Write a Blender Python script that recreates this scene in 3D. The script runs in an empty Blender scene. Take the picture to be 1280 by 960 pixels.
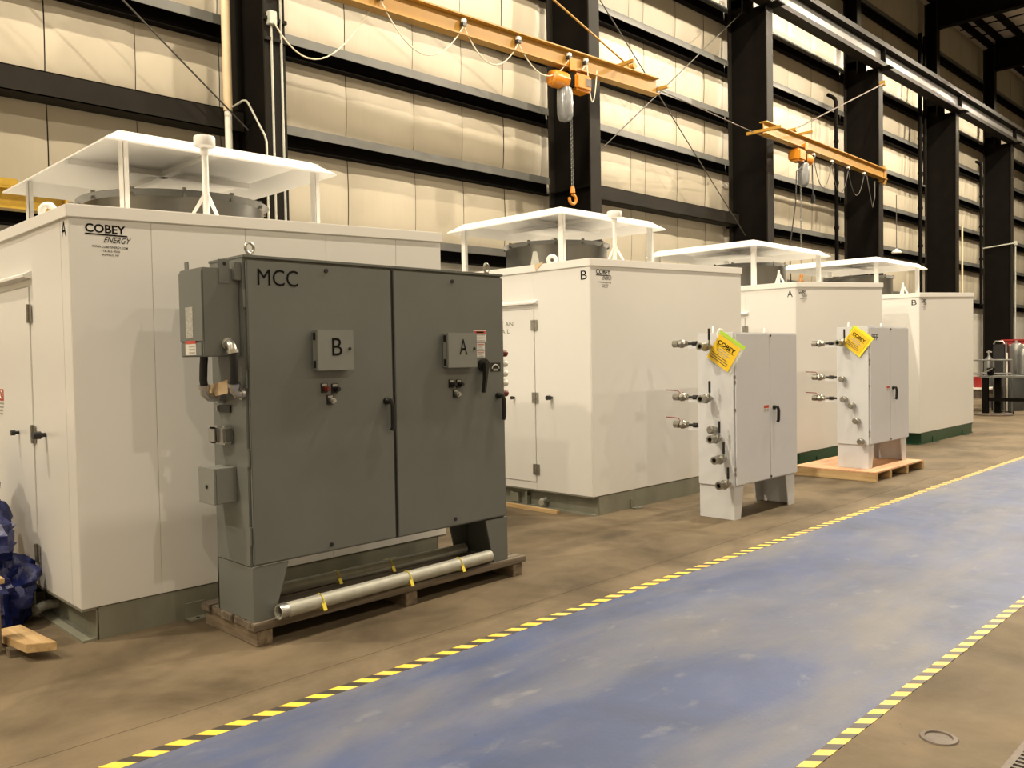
import bpy, bmesh, math, random
from mathutils import Vector, Matrix, noise
random.seed(7)
PI = math.pi
scene = bpy.context.scene
COL = scene.collection
# ---------------------------------------------------------------- camera
YAW, PIT, ROL, FPX, CAMH = math.radians(45.127), math.radians(-1.843), math.radians(-1.013), 1059.2, 1.6
fw = Vector((-math.sin(YAW)*math.cos(PIT), math.cos(YAW)*math.cos(PIT), math.sin(PIT)))
rt = Vector((math.cos(YAW), math.sin(YAW), 0)); up = rt.cross(fw)
r2 = rt*math.cos(ROL) + up*math.sin(ROL); u2 = -rt*math.sin(ROL) + up*math.cos(ROL)
cam = bpy.data.cameras.new('camera'); cam.sensor_width = 36; cam.sensor_fit = 'HORIZONTAL'
cam.lens = FPX/1280*36; cam.clip_end = 300; cam.clip_start = 0.05
camo = bpy.data.objects.new('camera', cam); COL.objects.link(camo)
camo.matrix_world = Matrix(((r2.x, u2.x, -fw.x, 0), (r2.y, u2.y, -fw.y, 0), (r2.z, u2.z, -fw.z, CAMH), (0, 0, 0, 1)))
scene.camera = camo
# ---------------------------------------------------------------- world, lamps, exposure
w = bpy.data.worlds.new('world'); scene.world = w; w.use_nodes = True
w.node_tree.nodes['Background'].inputs[0].default_value = (1.0, 0.86, 0.66, 1)
w.node_tree.nodes['Background'].inputs[1].default_value = 0.05
vs = scene.view_settings; vs.view_transform = 'Standard'; vs.look = 'None'; vs.gamma = 1; vs.exposure = -0.12
vs.use_curve_mapping = False
LAMP_COL = (1.0, 0.86, 0.655)
def lamp(x, y, z, power, size=166, rad=0.12):
    l = bpy.data.lights.new('high_bay_lamp', 'SPOT'); l.energy = power; l.color = LAMP_COL
    l.spot_size = math.radians(size); l.spot_blend = 0.15; l.shadow_soft_size = rad
    o = bpy.data.objects.new('high_bay_lamp', l); COL.objects.link(o); o.location = (x, y, z)
for x, row in ((-7.0, ((-7.5, 3000), (-1.6, 3300), (4.9, 1350), (11.1, 1450), (17.3, 1700), (23.5, 1700), (29.7, 1600), (35.9, 1400))),
               (-2.6, ((-5.5, 1300), (1.2, 800), (8.5, 2700), (15.0, 3000), (21.5, 3200), (28.0, 2700), (34.5, 2300))),
               (8.0, ((-4.0, 1100), (4.0, 1300), (12.0, 900), (20.0, 800), (28.0, 700)))):
    for y, power in row: lamp(x, y, 11.4, power)
# ---------------------------------------------------------------- materials
MATS = {}
def lin(c):
    return tuple(((v/255)/12.92 if v/255 <= .04045 else ((v/255+.055)/1.055)**2.4) for v in c)
def mat(name, col, rough=.5, metal=0., var=.0, vscale=4., stretch=(1, 1, 1), bump=0., bscale=40., coat=0., col2=None, spec=.5, rvar=0., bstretch=(1, 1, 1), alpha=1., trans=0.):
    m = bpy.data.materials.new(name); m.use_nodes = True; nt = m.node_tree; b = nt.nodes['Principled BSDF']
    b.inputs['Roughness'].default_value = rough; b.inputs['Metallic'].default_value = metal
    b.inputs['Coat Weight'].default_value = coat; b.inputs['Coat Roughness'].default_value = .12
    b.inputs['Specular IOR Level'].default_value = spec
    b.inputs['Alpha'].default_value = alpha; b.inputs['Transmission Weight'].default_value = trans
    b.inputs['Base Color'].default_value = (*col, 1)
    def mapped(st):
        tc = nt.nodes.new('ShaderNodeTexCoord'); mp = nt.nodes.new('ShaderNodeMapping')
        mp.inputs['Scale'].default_value = st; nt.links.new(tc.outputs['Object'], mp.inputs[0]); return mp
    if var or col2 or rvar:
        n = nt.nodes.new('ShaderNodeTexNoise'); n.inputs['Scale'].default_value = vscale; n.inputs['Detail'].default_value = 6; n.inputs['Roughness'].default_value = .62
        nt.links.new(mapped(stretch).outputs[0], n.inputs['Vector'])
        if var or col2:
            r = nt.nodes.new('ShaderNodeValToRGB'); r.color_ramp.elements[0].position = .32; r.color_ramp.elements[1].position = .68
            c2 = col2 or tuple(min(1, c*(1+var)) for c in col); c1 = col if col2 else tuple(c*(1-var) for c in col)
            r.color_ramp.elements[0].color = (*c1, 1); r.color_ramp.elements[1].color = (*c2, 1)
            nt.links.new(n.outputs['Fac'], r.inputs[0]); nt.links.new(r.outputs[0], b.inputs['Base Color'])
        if rvar:
            mr = nt.nodes.new('ShaderNodeMapRange'); mr.inputs['To Min'].default_value = max(0, rough-rvar); mr.inputs['To Max'].default_value = rough+rvar
            mr.inputs['From Min'].default_value = .3; mr.inputs['From Max'].default_value = .7
            nt.links.new(n.outputs['Fac'], mr.inputs[0]); nt.links.new(mr.outputs[0], b.inputs['Roughness'])
    if bump:
        n2 = nt.nodes.new('ShaderNodeTexNoise'); n2.inputs['Scale'].default_value = bscale; n2.inputs['Detail'].default_value = 4
        nt.links.new(mapped(bstretch).outputs[0], n2.inputs['Vector'])
        bp = nt.nodes.new('ShaderNodeBump'); bp.inputs['Strength'].default_value = bump; bp.inputs['Distance'].default_value = .02
        nt.links.new(n2.outputs['Fac'], bp.inputs['Height']); nt.links.new(bp.outputs[0], b.inputs['Normal'])
    MATS[name] = m; return m
mat('white_paint', (.74, .735, .71), .3, var=.015, vscale=.8, coat=.12)
mat('white_trim', (.80, .79, .76), .35)
mat('white_powder', (.62, .635, .665), .33, var=.02, vscale=2., coat=.1)
mat('grey_enamel', (.135, .145, .135), .36, var=.06, vscale=2., bump=.04, bscale=300, rvar=.05)
mat('grey_enamel_light', (.20, .21, .195), .4, var=.05, vscale=3.)
mat('olive_paint', (.21, .21, .165), .45, var=.12, vscale=5., stretch=(1, 1, .4))
mat('green_paint', (.012, .06, .025), .4, var=.15, vscale=4.)
mat('galvanized', (.20, .20, .19), .28, .85, var=.12, vscale=2.5, stretch=(1, 1, .15))
mat('galvanized_pipe', (.40, .40, .345), .48, .15, var=.12, vscale=12.)
mat('chrome', (.5, .5, .48), .3, .9)
mat('rust_red', (.20, .035, .02), .45)
mat('pilot_red', (.13, .016, .008), .4)
mat('brass_steel', (.34, .33, .29), .32, .9, var=.2, vscale=30.)
mat('black_rubber', (.012, .012, .012), .5)
mat('black_plastic', (.01, .01, .01), .35)
mat('black_ink', (.008, .008, .008), .8, spec=.08)
mat('green_ink', (.12, .14, .07), .5)
mat('red_plastic', (.45, .03, .02), .35)
mat('white_plastic', (.72, .70, .62), .4)
mat('red_paint', (.26, .010, .009), .4)
mat('label_white', (.66, .65, .60), .5)
mat('label_red', (.50, .06, .03), .5)
mat('label_print', (.14, .14, .13), .5, col2=(.6, .59, .55), vscale=160., stretch=(1, .4, 1))
mat('manila', (.62, .48, .30), .7)
mat('yellow_paper', (.86, .58, .025), .5)
mat('yellow_bright', (.93, .80, .03), .45)
mat('lime_paper', (.45, .70, .05), .45)
mat('clear_sleeve', (.8, .8, .7), .15, alpha=.28)
mat('dark_steel', (.0055, .0045, .0036), .7, spec=.04, var=.2, vscale=2.5, bump=.05, bscale=30)
mat('flange_steel', (.016, .0138, .0108), .6, spec=.1, var=.15, vscale=2.)
mat('girt_grey', (.11, .11, .10), .45, var=.12, vscale=3.)
mat('runway_steel', (.06, .056, .05), .5, .1, var=.12, vscale=2.)
mat('crane_yellow', (.34, .18, .024), .42, var=.1, vscale=3.)
mat('old_yellow', (.40, .25, .015), .45, var=.15, vscale=6.)
mat('hoist_orange', (.50, .18, .008), .35, var=.08, vscale=8.)
mat('bag_vinyl', (.17, .175, .175), .3, var=.25, vscale=9., stretch=(1, 1, .2), coat=.4)
mat('insulation', (.47, .42, .325), .5, var=.05, vscale=1.2, stretch=(1, 1, .5), bump=.2, bscale=2.2, bstretch=(1, 4, .3))
mat('cream_block', (.60, .58, .52), .8, var=.05, vscale=2.)
mat('seam_dark', (.05, .045, .035), .7)
mat('roof_liner', (.60, .55, .46), .7, var=.08)
mat('cable_beige', (.62, .56, .42), .5)
mat('cable_dark', (.05, .045, .035), .5)
mat('pipe_tan', (.62, .49, .31), .5, var=.06, vscale=3.)
mat('tarp_blue', (.006, .013, .10), .4, var=.35, vscale=9., bump=.6, bscale=16.)
mat('dark_void', (.01, .01, .01), .9)
mat('strap_yellow', (.80, .66, .06), .5)
mat('glass_grey', (.25, .27, .27), .15, .3)
mat('bin_grey', (.05, .055, .055), .5)
mat('steel_grey', (.16, .16, .15), .4, .5, var=.15)
mat('rust_steel', (.10, .075, .055), .6, var=.3, vscale=10.)
def wood(name, c1, c2, axis):
    m = bpy.data.materials.new(name); m.use_nodes = True; nt = m.node_tree; b = nt.nodes['Principled BSDF']; b.inputs['Roughness'].default_value = .75
    tc = nt.nodes.new('ShaderNodeTexCoord'); mp = nt.nodes.new('ShaderNodeMapping'); s = [26, 26, 26]; s[axis] = 1.6; mp.inputs['Scale'].default_value = s
    n = nt.nodes.new('ShaderNodeTexNoise'); n.inputs['Scale'].default_value = 1.; n.inputs['Detail'].default_value = 7; n.inputs['Distortion'].default_value = .6
    r = nt.nodes.new('ShaderNodeValToRGB'); r.color_ramp.elements[0].position = .33; r.color_ramp.elements[1].position = .66
    r.color_ramp.elements[0].color = (*c1, 1); r.color_ramp.elements[1].color = (*c2, 1)
    bp = nt.nodes.new('ShaderNodeBump'); bp.inputs['Strength'].default_value = .25; bp.inputs['Distance'].default_value = .01
    L = nt.links.new; L(tc.outputs['Object'], mp.inputs[0]); L(mp.outputs[0], n.inputs['Vector']); L(n.outputs['Fac'], r.inputs[0]); L(r.outputs[0], b.inputs['Base Color'])
    L(n.outputs['Fac'], bp.inputs['Height']); L(bp.outputs[0], b.inputs['Normal']); MATS[name] = m
wood('wood_aged_y', (.085, .066, .046), (.185, .15, .11), 1)
wood('wood_aged_x', (.10, .075, .05), (.22, .17, .115), 0)
wood('wood_fresh_x', (.42, .27, .12), (.60, .43, .22), 0)
wood('wood_fresh_y', (.42, .27, .13), (.58, .40, .21), 1)
wood('wood_ply', (.55, .30, .16), (.68, .42, .25), 1)
wood('wood_fresh_z', (.32, .22, .11), (.5, .36, .2), 2)
def floor_mat(name, base, dark, light, stain_scale, blue=False):
    m = bpy.data.materials.new(name); m.use_nodes = True; nt = m.node_tree; b = nt.nodes['Principled BSDF']; L = nt.links.new
    tc = nt.nodes.new('ShaderNodeTexCoord')
    def nz(scale, st=(1, 1, 1), det=7, dist=.4):
        mp = nt.nodes.new('ShaderNodeMapping'); mp.inputs['Scale'].default_value = st; L(tc.outputs['Object'], mp.inputs[0])
        n = nt.nodes.new('ShaderNodeTexNoise'); n.inputs['Scale'].default_value = scale; n.inputs['Detail'].default_value = det; n.inputs['Roughness'].default_value = .6; n.inputs['Distortion'].default_value = dist
        L(mp.outputs[0], n.inputs['Vector']); return n.outputs['Fac']
    def ramp(f, a, bb, p0, p1):
        r = nt.nodes.new('ShaderNodeValToRGB'); r.color_ramp.elements[0].position = p0; r.color_ramp.elements[1].position = p1
        r.color_ramp.elements[0].color = (*a, 1); r.color_ramp.elements[1].color = (*bb, 1); L(f, r.inputs[0]); return r.outputs[0]
    def mix(f, a, c, k=1.):
        x = nt.nodes.new('ShaderNodeMix'); x.data_type = 'RGBA'
        mm = nt.nodes.new('ShaderNodeMath'); mm.operation = 'MULTIPLY'; mm.inputs[1].default_value = k; L(f, mm.inputs[0])
        L(mm.outputs[0], x.inputs[0]); L(a, x.inputs[6]); L(c, x.inputs[7]); return x.outputs[2]
    c = ramp(nz(stain_scale), dark, base, .36, .60)
    def rgb(v):
        n = nt.nodes.new('ShaderNodeRGB'); n.outputs[0].default_value = (*v, 1); return n.outputs[0]
    def mask(f, p0, p1):
        return ramp(f, (0, 0, 0), (1, 1, 1), p0, p1)
    c = mix(mask(nz(stain_scale*1.7, (1, .45, 1)), .50, .72), c, rgb(light), .75 if blue else .6)
    if blue:
        c = mix(mask(nz(.75, (1.6, .45, 1)), .44, .66), c, rgb((.155, .15, .146)), .72)
        c = mix(mask(nz(7, (1, .5, 1)), .60, .75), c, rgb((.27, .27, .27)), .35)
    c = mix(mask(nz(26, (1, 1, 1), 3), .68, .78), c, rgb(tuple(v*.55 for v in dark)), .6)
    c = mix(mask(nz(110, (1, 1, 1), 2), .72, .78), c, rgb(tuple(min(1, v*1.6) for v in light)), .5)
    L(c, b.inputs['Base Color'])
    rr = nt.nodes.new('ShaderNodeMapRange'); rr.inputs['To Min'].default_value = .42 if blue else .6; rr.inputs['To Max'].default_value = .68 if blue else .85; b.inputs['Specular IOR Level'].default_value = .4 if blue else .2; L(nz(3.), rr.inputs[0]); L(rr.outputs[0], b.inputs['Roughness'])
    bp = nt.nodes.new('ShaderNodeBump'); bp.inputs['Strength'].default_value = .18; bp.inputs['Distance'].default_value = .006; L(nz(45), bp.inputs['Height']); L(bp.outputs[0], b.inputs['Normal'])
    MATS[name] = m
floor_mat('concrete', (.165, .127, .080), (.080, .061, .038), (.19, .15, .10), .95)
floor_mat('blue_floor_paint', (.055, .08, .18), (.045, .062, .122), (.10, .124, .205), .9, True)
def tape_mat(nm, ph):
    m = bpy.data.materials.new(nm); m.use_nodes = True; nt = m.node_tree; b = nt.nodes['Principled BSDF']; L = nt.links.new; b.inputs['Roughness'].default_value = .5
    tc = nt.nodes.new('ShaderNodeTexCoord'); sp = nt.nodes.new('ShaderNodeSeparateXYZ'); L(tc.outputs['Object'], sp.inputs[0])
    def math_(op, a, v):
        n = nt.nodes.new('ShaderNodeMath'); n.operation = op
        if hasattr(a, 'default_value') or hasattr(a, 'links'): L(a, n.inputs[0])
        if isinstance(v, (int, float)): n.inputs[1].default_value = v
        else: L(v, n.inputs[1])
        return n.outputs[0]
    s = math_('ADD', sp.outputs['Y'], math_('MULTIPLY', sp.outputs['X'], -.83))
    f = math_('FRACT', math_('ADD', math_('DIVIDE', s, .1325), ph), 0)
    k = math_('LESS_THAN', f, .5)
    n = nt.nodes.new('ShaderNodeTexNoise'); n.inputs['Scale'].default_value = 9; n.inputs['Detail'].default_value = 5; L(tc.outputs['Object'], n.inputs['Vector'])
    r = nt.nodes.new('ShaderNodeValToRGB'); r.color_ramp.elements[0].color = (.74, .52, .06, 1); r.color_ramp.elements[1].color = (.80, .50, .16, 1); r.color_ramp.elements[0].position = .45; r.color_ramp.elements[1].position = .75; L(n.outputs['Fac'], r.inputs[0])
    x = nt.nodes.new('ShaderNodeMix'); x.data_type = 'RGBA'; x.inputs[6].default_value = (.045, .037, .028, 1); L(k, x.inputs[0]); L(r.outputs[0], x.inputs[7]); L(x.outputs[2], b.inputs['Base Color'])
    MATS[nm] = m
tape_mat('hazard_stripe_far', .255); tape_mat('hazard_stripe_near', .64)
# ---------------------------------------------------------------- mesh helpers
def wloc(p):
    v = Vector((0, 0, 0))
    while p is not None: v = v + p.location; p = p.parent
    return v
def tag(o, label=None, cat=None, group=None, kind=None):
    if label: o['label'] = label
    if cat: o['category'] = cat
    if group: o['group'] = group
    if kind: o['kind'] = kind
    return o
def thing(name, loc, label, cat, group=None):
    o = bpy.data.objects.new(name, None); COL.objects.link(o); o.location = loc; o.empty_display_size = .1
    return tag(o, label, cat, group)
class MB:
    def __init__(s): s.v = []; s.f = []
    def add(s, vs, fs):
        n = len(s.v); s.v += [Vector(v) for v in vs]; s.f += [tuple(i+n for i in f) for f in fs]; return s
    def hexa(s, p):
        return s.add(p, [(0, 3, 2, 1), (4, 5, 6, 7), (0, 1, 5, 4), (1, 2, 6, 5), (2, 3, 7, 6), (3, 0, 4, 7)])
    def box(s, x0, x1, y0, y1, z0, z1):
        x0, x1 = min(x0, x1), max(x0, x1); y0, y1 = min(y0, y1), max(y0, y1); z0, z1 = min(z0, z1), max(z0, z1)
        return s.hexa([(x0, y0, z0), (x1, y0, z0), (x1, y1, z0), (x0, y1, z0), (x0, y0, z1), (x1, y0, z1), (x1, y1, z1), (x0, y1, z1)])
    def prism(s, pts, ext):
        n = len(pts); e = Vector(ext); P = [Vector(p) for p in pts]
        return s.add(P+[p+e for p in P], [tuple(range(n))[::-1], tuple(range(n, 2*n))]+[(i, (i+1) % n, n+(i+1) % n, n+i) for i in range(n)])
    def frame(s, d):
        d = Vector(d).normalized(); a = Vector((0, 0, 1)) if abs(d.z) < .9 else Vector((1, 0, 0)); u = d.cross(a).normalized(); return d, u, d.cross(u)
    def cyl(s, p0, p1, r0, r1=None, seg=14):
        r1 = r0 if r1 is None else r1; p0 = Vector(p0); p1 = Vector(p1); d, u, v = s.frame(p1-p0); A = []
        for p, r in ((p0, r0), (p1, r1)):
            for i in range(seg): t = 2*PI*i/seg; A.append(p+u*r*math.cos(t)+v*r*math.sin(t))
        return s.add(A, [tuple(range(seg))[::-1], tuple(range(seg, 2*seg))]+[(i, (i+1) % seg, seg+(i+1) % seg, seg+i) for i in range(seg)])
    def lathe(s, o, d, prof, seg=24):
        o = Vector(o); d, u, v = s.frame(d); A = []; m = len(prof)
        for r, h in prof:
            for i in range(seg): t = 2*PI*i/seg; A.append(o+d*h+u*r*math.cos(t)+v*r*math.sin(t))
        F = [(k*seg+i, k*seg+(i+1) % seg, (k+1)*seg+(i+1) % seg, (k+1)*seg+i) for k in range(m-1) for i in range(seg)]
        return s.add(A, F)
    def tube(s, pts, r, seg=8):
        P = [Vector(p) for p in pts]; A = []; pu = None
        for k, p in enumerate(P):
            d = (P[min(k+1, len(P)-1)]-P[max(k-1, 0)]).normalized()
            if pu is None: _, u, v = s.frame(d)
            else: u = (pu-d*pu.dot(d)).normalized(); v = d.cross(u)
            pu = u
            for i in range(seg): t = 2*PI*i/seg; A.append(p+u*r*math.cos(t)+v*r*math.sin(t))
        m = len(P); F = [(k*seg+i, k*seg+(i+1) % seg, (k+1)*seg+(i+1) % seg, (k+1)*seg+i) for k in range(m-1) for i in range(seg)]
        return s.add(A, F+[tuple(range(seg))[::-1], tuple(range((m-1)*seg, m*seg))])
    def torus(s, c, n, R, r, seg=20, sg=8, stretch=None):
        c = Vector(c); d, u, v = s.frame(n); A = []
        for i in range(seg):
            t = 2*PI*i/seg; e = u*math.cos(t)+v*math.sin(t)
            for j in range(sg): q = 2*PI*j/sg; A.append(c+e*(R+r*math.cos(q))+d*r*math.sin(q))
        F = [(i*sg+j, ((i+1) % seg)*sg+j, ((i+1) % seg)*sg+(j+1) % sg, i*sg+(j+1) % sg) for i in range(seg) for j in range(sg)]
        return s.add(A, F)
    def ball(s, c, r, seg=14, rings=8, sc=(1, 1, 1)):
        prof = [(max(1e-4, r*math.sin(PI*k/rings)), -r*math.cos(PI*k/rings)) for k in range(rings+1)]
        n = len(s.v); s.lathe((0, 0, 0), (0, 0, 1), prof, seg)
        for i in range(n, len(s.v)): s.v[i] = Vector((c[0]+s.v[i].x*sc[0], c[1]+s.v[i].y*sc[1], c[2]+s.v[i].z*sc[2]))
        return s
    def build(s, name, m, parent=None, bevel=0., smooth=40, label=None, kind=None):
        me = bpy.data.meshes.new(name); L = wloc(parent)
        me.from_pydata([v-L for v in s.v], [], s.f); me.update()
        bm = bmesh.new(); bm.from_mesh(me); bmesh.ops.recalc_face_normals(bm, faces=bm.faces)
        if bevel:
            es = [e for e in bm.edges if len(e.link_faces) == 2 and e.calc_face_angle(0) > .6]
            bmesh.ops.bevel(bm, geom=es, offset=bevel, segments=2, affect='EDGES', clamp_overlap=True)
        bm.to_mesh(me); bm.free()
        if smooth:
            me.polygons.foreach_set('use_smooth', [True]*len(me.polygons)); me.set_sharp_from_angle(angle=math.radians(smooth))
        me.materials.append(MATS[m] if isinstance(m, str) else m)
        o = bpy.data.objects.new(name, me); COL.objects.link(o); o.parent = parent
        return tag(o, label, kind=kind)
def B(*a): return MB().box(*a)
TEXTCACHE = {}
def text(body, o, u, v, wid, hei, m, parent, name='lettering', shear=0., bold=0., off=.0015, sub=None):
    """flat print: body fitted in wid x hei with lower-left corner o, along u and v"""
    key = (body, bold)
    if key not in TEXTCACHE:
        cu = bpy.data.curves.new('t', 'FONT'); cu.body = body; cu.resolution_u = 3; cu.offset = bold; cu.align_x = 'CENTER'
        ob = bpy.data.objects.new('t', cu); COL.objects.link(ob); dg = bpy.context.evaluated_depsgraph_get()
        me = bpy.data.meshes.new_from_object(ob.evaluated_get(dg)); 
        vv = [(q.co.x, q.co.y) for q in me.vertices]; ff = [tuple(p.vertices) for p in me.polygons]
        bpy.data.objects.remove(ob); bpy.data.curves.remove(cu); bpy.data.meshes.remove(me)
        TEXTCACHE[key] = (vv, ff)
    vv, ff = TEXTCACHE[key]
    x0 = min(p[0] for p in vv); x1 = max(p[0] for p in vv); y0 = min(p[1] for p in vv); y1 = max(p[1] for p in vv)
    o = Vector(o); u = Vector(u); v = Vector(v); n = u.cross(v)*off; b = MB()
    pts = []
    for x, y in vv:
        a = (x-x0)/(x1-x0)*wid; c = (y-y0)/(y1-y0)*hei; pts.append(o+u*(a+shear*c)+v*c+n)
    b.add(pts, ff)
    ob = b.build(name, m, parent, smooth=0); return ob
UX, UY, UZ = (1, 0, 0), (0, 1, 0), (0, 0, 1)
# ================================================================ SETTING
WX = -10.27            # girt face; liner behind it
COLY = [-0.77, 5.33, 11.39, 17.48, 23.60, 29.78, 35.88, 42.0]
Y0, Y1 = -12.0, 48.0
floor = tag(B(-11.2, 16.2, Y0, Y1, -.30, -.012).build('floor', 'dark_void', smooth=0), kind='structure')
B(-11.2, -3.789, Y0, Y1, -.012, 0).build('slab', 'concrete', floor, smooth=0)
B(-3.7855, 16.2, Y0, Y1, -.012, 0).build('slab', 'concrete', floor, smooth=0)
B(-3.449, -1.524, Y0, Y1, 0, .002).build('painted_lane', 'blue_floor_paint', floor, smooth=0, label='worn blue painted walkway lane')
B(-3.522, -3.449, Y0, Y1, 0, .003).build('hazard_tape', 'hazard_stripe_far', floor, smooth=0, label='yellow and black striped tape along the far lane edge')
B(-1.524, -1.469, Y0, Y1, 0, .003).build('hazard_tape', 'hazard_stripe_near', floor, smooth=0, label='yellow and black striped tape along the near lane edge')
# round floor cap and trench grate at lower right
MB().lathe((-1.215, 3.652, 0), UZ, [(.075, .0), (.070, .006), (.054, .008), (.050, .002), (0.001, .002)], 28).build('floor_cap', 'rust_steel', floor, label='round metal cap set into the concrete')
g = B(-.955, -.93, 2.0, 6.0, 0, .006); g.box(-.60, -.575, 2.0, 6.0, 0, .006)
gr = g.build('grate_frame', 'rust_steel', floor)
B(-.93, -.60, 2.0, 6.0, 0, .0015).build('grate_trench', 'dark_void', gr, smooth=0)
bar = None
for i in range(56):
    y = 2.6 + i*.036
    if bar is None:
        bar = B(-.93, -.60, y, y+.016, .0015, .006).build('grate_bar', 'rust_steel', gr, smooth=0); bar0 = y
    else:
        o = bar.copy(); COL.objects.link(o); o.location.y = y-bar0
# outer shell
B(16.0, 16.2, Y0, Y1, 0, 13.4)
wr = tag(B(16.0, 16.2, Y0, Y1, 0, 13.4).build('wall_right', 'insulation', smooth=0), kind='structure')
wb = tag(B(-11.0, 16.0, Y0-.2, Y0, 0, 13.4).build('wall_back', 'insulation', smooth=0), kind='structure')
wf = tag(B(-11.0, 16.0, Y1, Y1+.2, 0, 13.4).build('wall_front', 'insulation', smooth=0), kind='structure')
ceil = tag(B(-11.0, 16.2, Y0, Y1, 13.2, 13.4).build('ceiling', 'roof_liner', smooth=0), kind='structure')
for x in (-10.05, -9.6, -8.95, -7.5, -6.0, -4.5, -3.0, -1.5, 0, 1.5, 3, 4.5, 6, 7.5, 9, 10.5, 12, 13.5, 15):
    b = B(x-.012, x+.012, Y0, Y1, 12.92, 13.2); b.box(x-.05, x+.05, Y0, Y1, 12.9, 12.915); b.build('purlin', 'dark_steel', ceil, smooth=0)
for y in COLY:
    b = B(-9.9, 15.9, y-.015, y+.015, 12.08, 13.1); b.box(-9.9, 15.9, y-.14, y+.14, 12.05, 12.08); b.box(-9.9, 15.9, y-.14, y+.14, 13.1, 13.12)
    b.build('rafter', 'dark_steel', ceil, smooth=0)
for y in (27.5, 32.9, 34.0, 38.5): B(-10.2, 2, y-.02, y+.02, 12.86, 12.90).build('sag_bar', 'dark_steel', ceil, smooth=0)
# left wall: sheathing, block base, insulation strips, girts
wl = tag(B(-10.95, -10.56, Y0, Y1, 0, 13.4).build('wall_left', 'seam_dark', smooth=0), kind='structure')
B(-10.56, -10.48, Y0, Y1, 0, 3.22).build('block_base', 'cream_block', wl, smooth=0)
ROWS = [3.42, 4.775, 5.995, 7.09, 8.24, 9.42, 10.6, 11.75]
seams = [Y0, -10.8, -9.5, -8.2, -7, -5.8, -4.6, -3.4, -2.3, -1.2, -.1, 1.0, 2.05, 3.13, 4.13, 5.2, 6.0, 7.14, 8.39, 9.4, 10.35, 11.3, 12.15, 13.0, 13.96, 14.45, 15.6, 16.7, 17.5, 18.45, 19.5, 20.66, 21.96, 23.1, 24.3]
while seams[-1] < 47: seams.append(seams[-1]+1.22)
zs_iv = [3.22]+ROWS+[13.2]
for k in range(len(seams)-1):
    a, c = seams[k]+.006, seams[k+1]-.006; b = MB(); NY = 8
    zl = []
    for i in range(len(zs_iv)-1):
        z0, z1 = zs_iv[i], zs_iv[i+1]
        for j in range(10): zl.append((z0+(z1-z0)*j/10, math.sin(PI*j/10)**.5 if j else 0.))
    zl.append((13.2, 0))
    amp = random.uniform(.05, .065)
    vs_ = []
    for z, t in zl:
        for i in range(NY+1):
            e = min(i, NY-i)/NY; edge = min(1, e/.14)**.5
            y = a+(c-a)*i/NY
            nzv = noise.noise(Vector((y*2.1, z*.8, k*3.7)))*.010
            vs_.append((-10.545+amp*t*(.85+.15*edge)+nzv*t*edge+.008*edge, y, z))
    fs_ = [(r*(NY+1)+i, r*(NY+1)+i+1, (r+1)*(NY+1)+i+1, (r+1)*(NY+1)+i) for r in range(len(zl)-1) for i in range(NY)]
    b.add(vs_, fs_).build('insulation_panel', 'insulation', wl, smooth=60)
ends = [Y0]+COLY+[Y1]
for i in range(len(ends)-1):
    a = ends[i]+(.02 if i else 0); c = ends[i+1]-(.02 if i < len(ends)-2 else 0)
    for z in ROWS:
        heavy = (i in (1, 3)) and z == 4.775
        b = MB()
        if heavy:
            b.box(-10.10, -10.085, a, c, z-.27, z); b.box(-10.40, -10.085, a, c, z-.012, z); b.box(-10.40, -10.085, a, c, z-.27, z-.258); b.box(-10.4, -10.39, a, c, z-.27, z)
            b.build('girt', 'flange_steel', wl, smooth=0)
        else:
            b.box(WX, WX+.008, a, c, z-.125, z); b.box(-10.45, WX, a, c, z-.008, z)
            gi = b.build('girt', 'girt_grey', wl, smooth=0)
            b = B(-10.45, -10.44, a, c, z-.29, z-.008); b.box(-10.44, WX-.03, a, c, z-.29, z-.282); b.build('girt_shade_leg', 'dark_steel', gi, smooth=0)  # rear leg in near-black steel paints in the shade below the girt face
# X brace rods, bays 1 and 3
def rod(p, q, r=.011, m='cable_dark', name='brace_rod'): return MB().cyl(p, q, r, seg=8).build(name, m, wl)
rod((-9.9, 11.45, 8.72), (-9.9, 17.4, 4.25)); rod((-9.9, 17.4, 9.27), (-9.9, 11.45, 4.75))
rod((-9.9, -.6, 9.2), (-9.9, 5.27, 4.50)); rod((-9.9, 5.27, 9.2), (-9.9, -.6, 4.5))
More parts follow.
